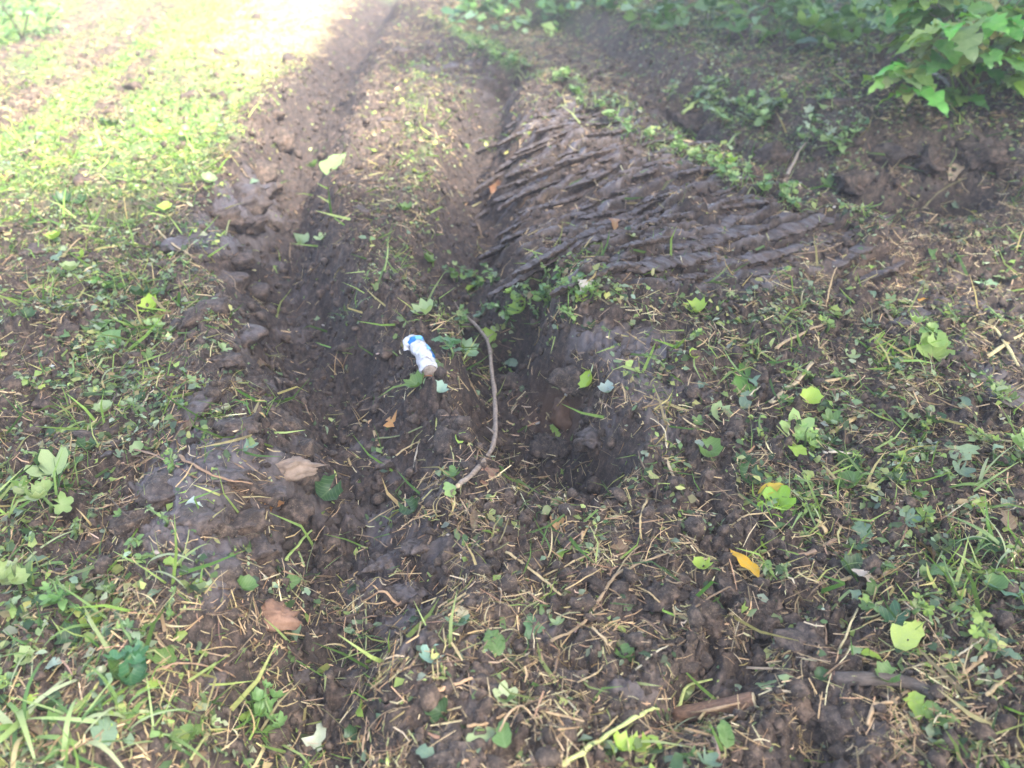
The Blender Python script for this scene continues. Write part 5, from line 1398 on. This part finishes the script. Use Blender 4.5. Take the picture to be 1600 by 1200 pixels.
for k in range(46):
    px = random.uniform(1010, 1595); py = random.uniform(470, 1000)
    if py > 640 and px < 1180: continue
    o = weed(P(px, py), random.uniform(.03, .08), random.randint(6, 10), random.uniform(.018, .042), [(.2, .31, .08), (.30, .42, .09), (.12, .22, .07), (.32, .38, .18)], None, 'leafy weeds on the churned ground', ('ovate', 'torn', 'lobed', 'narrow'), .5); register(o, random.choice(['low pale seedling', 'low leafy seedling']), px, py)
for k in range(20):
    px = random.uniform(700, 940); py = 455 + random.uniform(-22, 60) - (px - 700) * .05
    o = weed(P(px, py), random.uniform(.04, .11), random.randint(7, 10), random.uniform(.022, .048), [(.14, .27, .07), (.24, .38, .10), (.10, .20, .08), (.30, .40, .16)], None, 'leafy weeds on the churned ground', ('ovate', 'torn', 'lobed', 'round'), .5); register(o, random.choice(['small ivy plant', 'leafy ivy sprig']), px, py)
for k in range(34):
    px = random.uniform(5, 290); py = random.uniform(330, 1180)
    o = weed(P(px, py), random.uniform(.03, .07), random.randint(6, 9), random.uniform(.016, .036), [(.15, .27, .08), (.24, .36, .10), (.09, .18, .07), (.26, .34, .18)], None, 'leafy weeds on the churned ground', ('ovate', 'torn', 'lobed', 'narrow'), .5); register(o, random.choice(['low pale seedling', 'low leafy seedling']), px, py)
# shrub at the upper right: arching stems that carry leaves of three or five toothed leaflets
def at(px, py, y_world):
    v = ray(px, py); t = y_world / v[1]
    return Vector((v[0] * t, y_world, CAM_H + v[2] * t))
def shrub():
    base = P(1512, 160)
    o = bpy.data.objects.new('leafy_shrub', None); C.objects.link(o); o.location = base
    o['label'] = 'bright green broad leaved shrub overhanging the dark bank'; o['category'] = 'shrub'
    random.seed(31)
    big = [leaf_mesh('leaf', leaf_temp(10, 0.27, 0.13, 0.45, 0.22, 0, 80 + s, 0.02)) for s in range(5)]
    nleaves = 0
    sprays = [(1492, 40, -.55, 1), (1530, 30, -.5, 1), (1570, 30, -.4, .5), (1400, 120, -.45, 1.1), (1425, 140, -.45, 1.1), (1420, 105, -.45, .9), (1480, 92, -.35, .8), (1545, 78, -.5, .9), (1575, 90, -.45, .8), (1590, 120, -.4, .5), (1460, 60, -.3, .5),
              (1520, 60, -.2, .3), (1560, 55, -.15, .4), (1600, 60, -.3, .5), (1450, 20, -.1, .4), (1500, 10, 0, .4), (1550, 5, 0, .4), (1590, 20, -.1, .5), (1620, 90, -.3, .6), (1635, 40, -.2, .5), (1430, 45, .1, .3), (1475, 40, .2, .3), (1610, 5, .1, .5), (1650, 10, -.3, .6),
              (1520, -30, -.1, .6), (1580, -40, 0, .6), (1460, -25, .1, .5), (1640, -40, .1, .6), (1690, 30, 0, .5), (1700, 90, 0, .5), (1570, 130, -.3, .4), (1500, 148, -.05, .8), (1540, 105, -.2, .3)]
    sprays += [(random.uniform(1395, 1700), random.uniform(-60, 110), random.uniform(-.3, .4), random.uniform(.2, .8)) for _ in range(22)]
    for px, py, dy, br in sprays:
        tip = at(px, py, base.y + dy) - base
        mid = tip * 0.5 + Vector((random.uniform(-.05, .05), 0.05, 0.12 + 0.1 * random.random()))
        root_ = Vector((random.gauss(0, .05), random.gauss(0.05, .04), 0))
        st = link('stem', mesh_from('stem', *tube_arrays(smooth_path([root_, mid, tip], 5), [0.007 - 0.0004 * i for i in range(11)], 6), STEM_M), o); st.color = jitcol((0.20, 0.30, 0.09) if br > .7 else (0.13, 0.10, 0.07))
        d0 = math.atan2(tip.y, tip.x) if br < .9 else R(200)
        for k in range(5 if br > .45 else 4):
            a = d0 + (k - 2) * 0.75 + random.gauss(0, .15)
            lf = link('leaf', random.choice(big), o); L = random.choice([.15, .20, .23, .27, .30]) * (1 if k % 2 == 0 else .8)
            lf.location = tip + Vector((0, 0, random.uniform(-.01, .02))); lf.rotation_euler = (random.gauss(0, .2), random.uniform(.0, .45), a); lf.scale = (L, L, L)
            c = (0.08 + 0.20 * br, 0.19 + 0.25 * br, 0.05 + 0.04 * br); c = tuple(q_ * random.choice([.6, .85, 1.0, 1.15]) for q_ in c)
            lf.color = jitcol(c, 0.12); nleaves += 1
    st = link('stem', mesh_from('stem', *tube_arrays([(0, 0, -.02), (0.005, -.01, .12), (0.0, -.02, .30), (0.01, -.02, .42)], [.007, .006, .005, .004], 6), plain_material('red_stem', (0.12, .06, .045), (.24, .12, .09))), o)
shrub()

def mass(name, label, region, n, hmax, size, cols, dens=1.0):
    """undergrowth: leaves on short stems filling the air above the bank"""
    (x0, x1), (y0, y1) = region
    x = x0 + (x1 - x0) * RNG.random(n); y = y0 + (y1 - y0) * RNG.random(n)
    keep = RNG.random(n) < 0.25 + 1.2 * tuftiness(x, y, 1.6, 601, -0.3, 0.3)
    x, y = x[keep], y[keep]; m = len(x)
    top = hmax * (0.45 + 0.8 * tuftiness(x, y, 1.3, 611, -0.4, 0.5)) * sstep(0, 0.4, np.minimum(x - x0, y - y0) + 0.1)
    z = ground_z(x, y) + top * RNG.random(m) ** 0.7
    rt = rot_from(np.tile(np.array([[0, -0.25, 1.0]]), (m, 1)), RNG.random(m) * 6.283, np.abs(RNG.normal(0, 0.5, m)), RNG.random(m) * 6.283)
    s = size * (0.5 + RNG.random(m))
    scatter(name, [leaf_temp(4, .3, .1, .5, .25, 0, q, .05)[:2] for q in range(5)], np.stack([x, y, z], 1), rt, s, pal(cols, m, .2), M_BITS, kind='stuff', label=label)
mass('undergrowth', 'dense leafy undergrowth behind the far bank', ((-0.6, 11.0), (9.6, 15.0)), 12000, 0.7, 0.13, [(c_[0] * 1.4, c_[1] * 1.35, c_[2] * 1.5) for c_ in TOPG])
mass('bush_undergrowth', 'leafy undergrowth along the far left edge', ((-11.0, -6.3), (10.3, 14.5)), 6000, 0.8, 0.09, TOPG)

# bush in the upper left corner
def bush(px, py, n, rad_, H, ls, cols, label, group):
    p = P(px, py); o = bpy.data.objects.new('leafy_bush', None); C.objects.link(o); o.location = p; o['label'] = label; o['category'] = 'bush'; o['group'] = group
    for k in range(7):
        a = random.uniform(0, 6.28); e = Vector((math.cos(a) * rad_ * random.uniform(.3, .8), math.sin(a) * rad_ * random.uniform(.3, .8), H * random.uniform(.5, .95)))
        s = link('stem', mesh_from('stem', *tube_arrays([Vector((0, 0, 0)), e * .5 + Vector((0, 0, .05)), e], [.007, .005, .003], 5), STEM_M), o); s.color = jitcol((.12, .12, .06))
    for k in range(n):
        a = random.uniform(0, 6.28); r = rad_ * random.random() ** .5; z = H * (0.08 + .92 * random.random()) * (1 - 0.45 * (r / rad_) ** 2)
        lf = link('leaf', random.choice(OVATE + LOBED), o); lf.location = (r * math.cos(a), r * math.sin(a), z); L = ls * random.uniform(.6, 1.2); lf.scale = (L, L, L)
        lf.rotation_euler = (random.gauss(0, .4), random.gauss(.2, .4), random.uniform(0, 6.28)); lf.color = jitcol(random.choice(cols), .15)
random.seed(41)
bush(35, 62, 130, 0.45, 0.45, 0.085, [(.09, .18, .06), (.14, .26, .08), (.2, .34, .14)], 'dark leafy bush at the top left corner', 'bushes at the far left')
bush(5, 25, 120, 0.5, 0.6, 0.09, [(.08, .16, .06), (.13, .24, .09)], 'taller bush behind the dark leafy bush', 'bushes at the far left')

# ------------------------------------------------------------------ unseen trees added for shade: their crowns darken the near ground and far track
M_CROWN = plant_material('tree_leaves', 0.30, 0.5)
M_TRUNK = plain_material('tree_bark', (0.06, 0.048, 0.038), (0.19, 0.155, 0.125), 18, 0.85, 0.9, (3, 3, 0.6), 0.02)
def tree(x, y, cx, cy, cz, rx, ry, rz, n, label, seed):
    random.seed(seed); z0 = float(ground_z(np.array([x]), np.array([y]))[0])
    o = bpy.data.objects.new('shade_tree', None); C.objects.link(o); o.location = (x, y, z0); o['label'] = label; o['category'] = 'tree'; o['group'] = 'unseen trees added for shade'
    c = Vector((cx - x, cy - y, cz - z0))
    tr = smooth_path([(0, 0, -.1), (0.05, 0.02, 1.2), (c.x * .25, c.y * .25, 2.6), (c.x * .7, c.y * .7, c.z * .8), tuple(c)], 4)
    tk = link('trunk', mesh_from('trunk', *tube_arrays(tr, [0.17 * (1 - i / (len(tr))) + .03 for i in range(len(tr))], 12, True, .05, seed), M_TRUNK), o)
    cen = []
    for k in range(14):
        d = Vector((random.gauss(0, 1), random.gauss(0, 1), random.gauss(0, .8))).normalized(); e = c + Vector((d.x * rx * .75, d.y * ry * .75, d.z * rz * .7)); s = tr[-7].lerp(tr[-2], random.random())
        link('limb', mesh_from('limb', *tube_arrays(smooth_path([s, s.lerp(e, .5) + Vector((0, 0, .15)), e], 3), [.05, .045, .04, .03, .025, .02, .012], 6), M_TRUNK), tk)
        cen.append(e)
    cen += [c + Vector((random.uniform(-.6, .6) * rx, random.uniform(-.6, .6) * ry, random.uniform(-.6, .6) * rz)) for _ in range(16)]
    cn = np.array([list(q) for q in cen]); k = RNG.integers(0, len(cn), n)
    pos = cn[k] + RNG.normal(0, 0.36, (n, 3)) * np.array([rx, ry, rz]) * 0.62
    rt = rot_from(np.tile(np.array([[0, 0, 1.0]]), (n, 1)), RNG.random(n) * 6.283, np.abs(RNG.normal(0, .5, n)), RNG.random(n) * 6.283)
    cr = scatter('crown', [leaf_temp(2, .3, 0, .4, .2, 0, q, .05)[:2] for q in range(4)], pos, rt, 0.13 + .08 * RNG.random(n), pal([(.06, .12, .03), (.09, .17, .04), (.05, .09, .03)], n), M_CROWN)
    cr.parent = o
tree(4.6, -1.2, 2.6, -0.1, 5.2, 2.9, 2.3, 1.5, 9000, 'unseen broadleaf tree added to shade the near end of the path', 51)
tree(8.0, 2.6, 6.0, 2.9, 5.2, 2.4, 2.2, 1.6, 7000, 'unseen broadleaf tree added to shade the bank side', 52)
tree(10.2, 8.4, 4.7, 6.3, 5.4, 3.0, 2.2, 1.5, 10000, 'unseen broadleaf tree added to shade the far track', 53)
# ------------------------------------------------------------------ thin volume added to stand in for lens veiling glare
GLARE_HAZE = 0.0105
if GLARE_HAZE:
    v = np.array([(sx * 320, sy, sz) for sx in (-1, 1) for sy in (-130, 310) for sz in (-1.8, 8.8)], float)
    f = np.array([(0, 1, 3, 2), (4, 6, 7, 5), (0, 4, 5, 1), (2, 3, 7, 6), (0, 2, 6, 4), (1, 5, 7, 3)])
    m = bpy.data.materials.new('glare_haze'); m.use_nodes = True; t = m.node_tree
    for n in list(t.nodes): t.nodes.remove(n)
    o_ = t.nodes.new('ShaderNodeOutputMaterial'); pv = t.nodes.new('ShaderNodeVolumePrincipled')
    pv.inputs['Color'].default_value = (0.93, 0.95, 1.0, 1); pv.inputs['Density'].default_value = GLARE_HAZE; pv.inputs['Anisotropy'].default_value = 0.0
    t.links.new(pv.outputs[0], o_.inputs['Volume'])
    link('glare_haze', mesh_from('glare_haze', v, f, m, False), kind='stuff')

write_labels()
# sides are told by what lies there: the mown strip on one side of the path, the weedy bank on the other
SIDE = [(', left arm', ', long arm'), ('short right arm', 'short arm'), ('at the left edge', 'at the mown edge of the ground'), ('at the right edge', 'at the bank edge of the ground'), ('by the left edge', 'by the mown edge'), ('near the right edge', 'near the bank edge'),
        ('near the right bottom corner', 'in the bottom corner under the bank'), ('lower left corner', 'bottom corner on the mown side'), ('far left', 'far mown'), ('bottom left', 'bottom mown side'), ('top left corner', 'top corner on the mown side'),
        ('on the right slope', 'on the bank slope'), ('right slope', 'bank slope'), ('right hand plant cover', 'plant cover on the bank slope'), ('left of', 'on the mown side of'), ('right of', 'on the bank side of'), ('the left ', 'the mown side '), ('right end of', 'bank end of'),
        ('upper right', 'upper bank')]
for o in C.objects:
    if isinstance(o.get('label'), str):
        l = o['label']
        for a, b in SIDE: l = l.replace(a, b)
        o['label'] = l
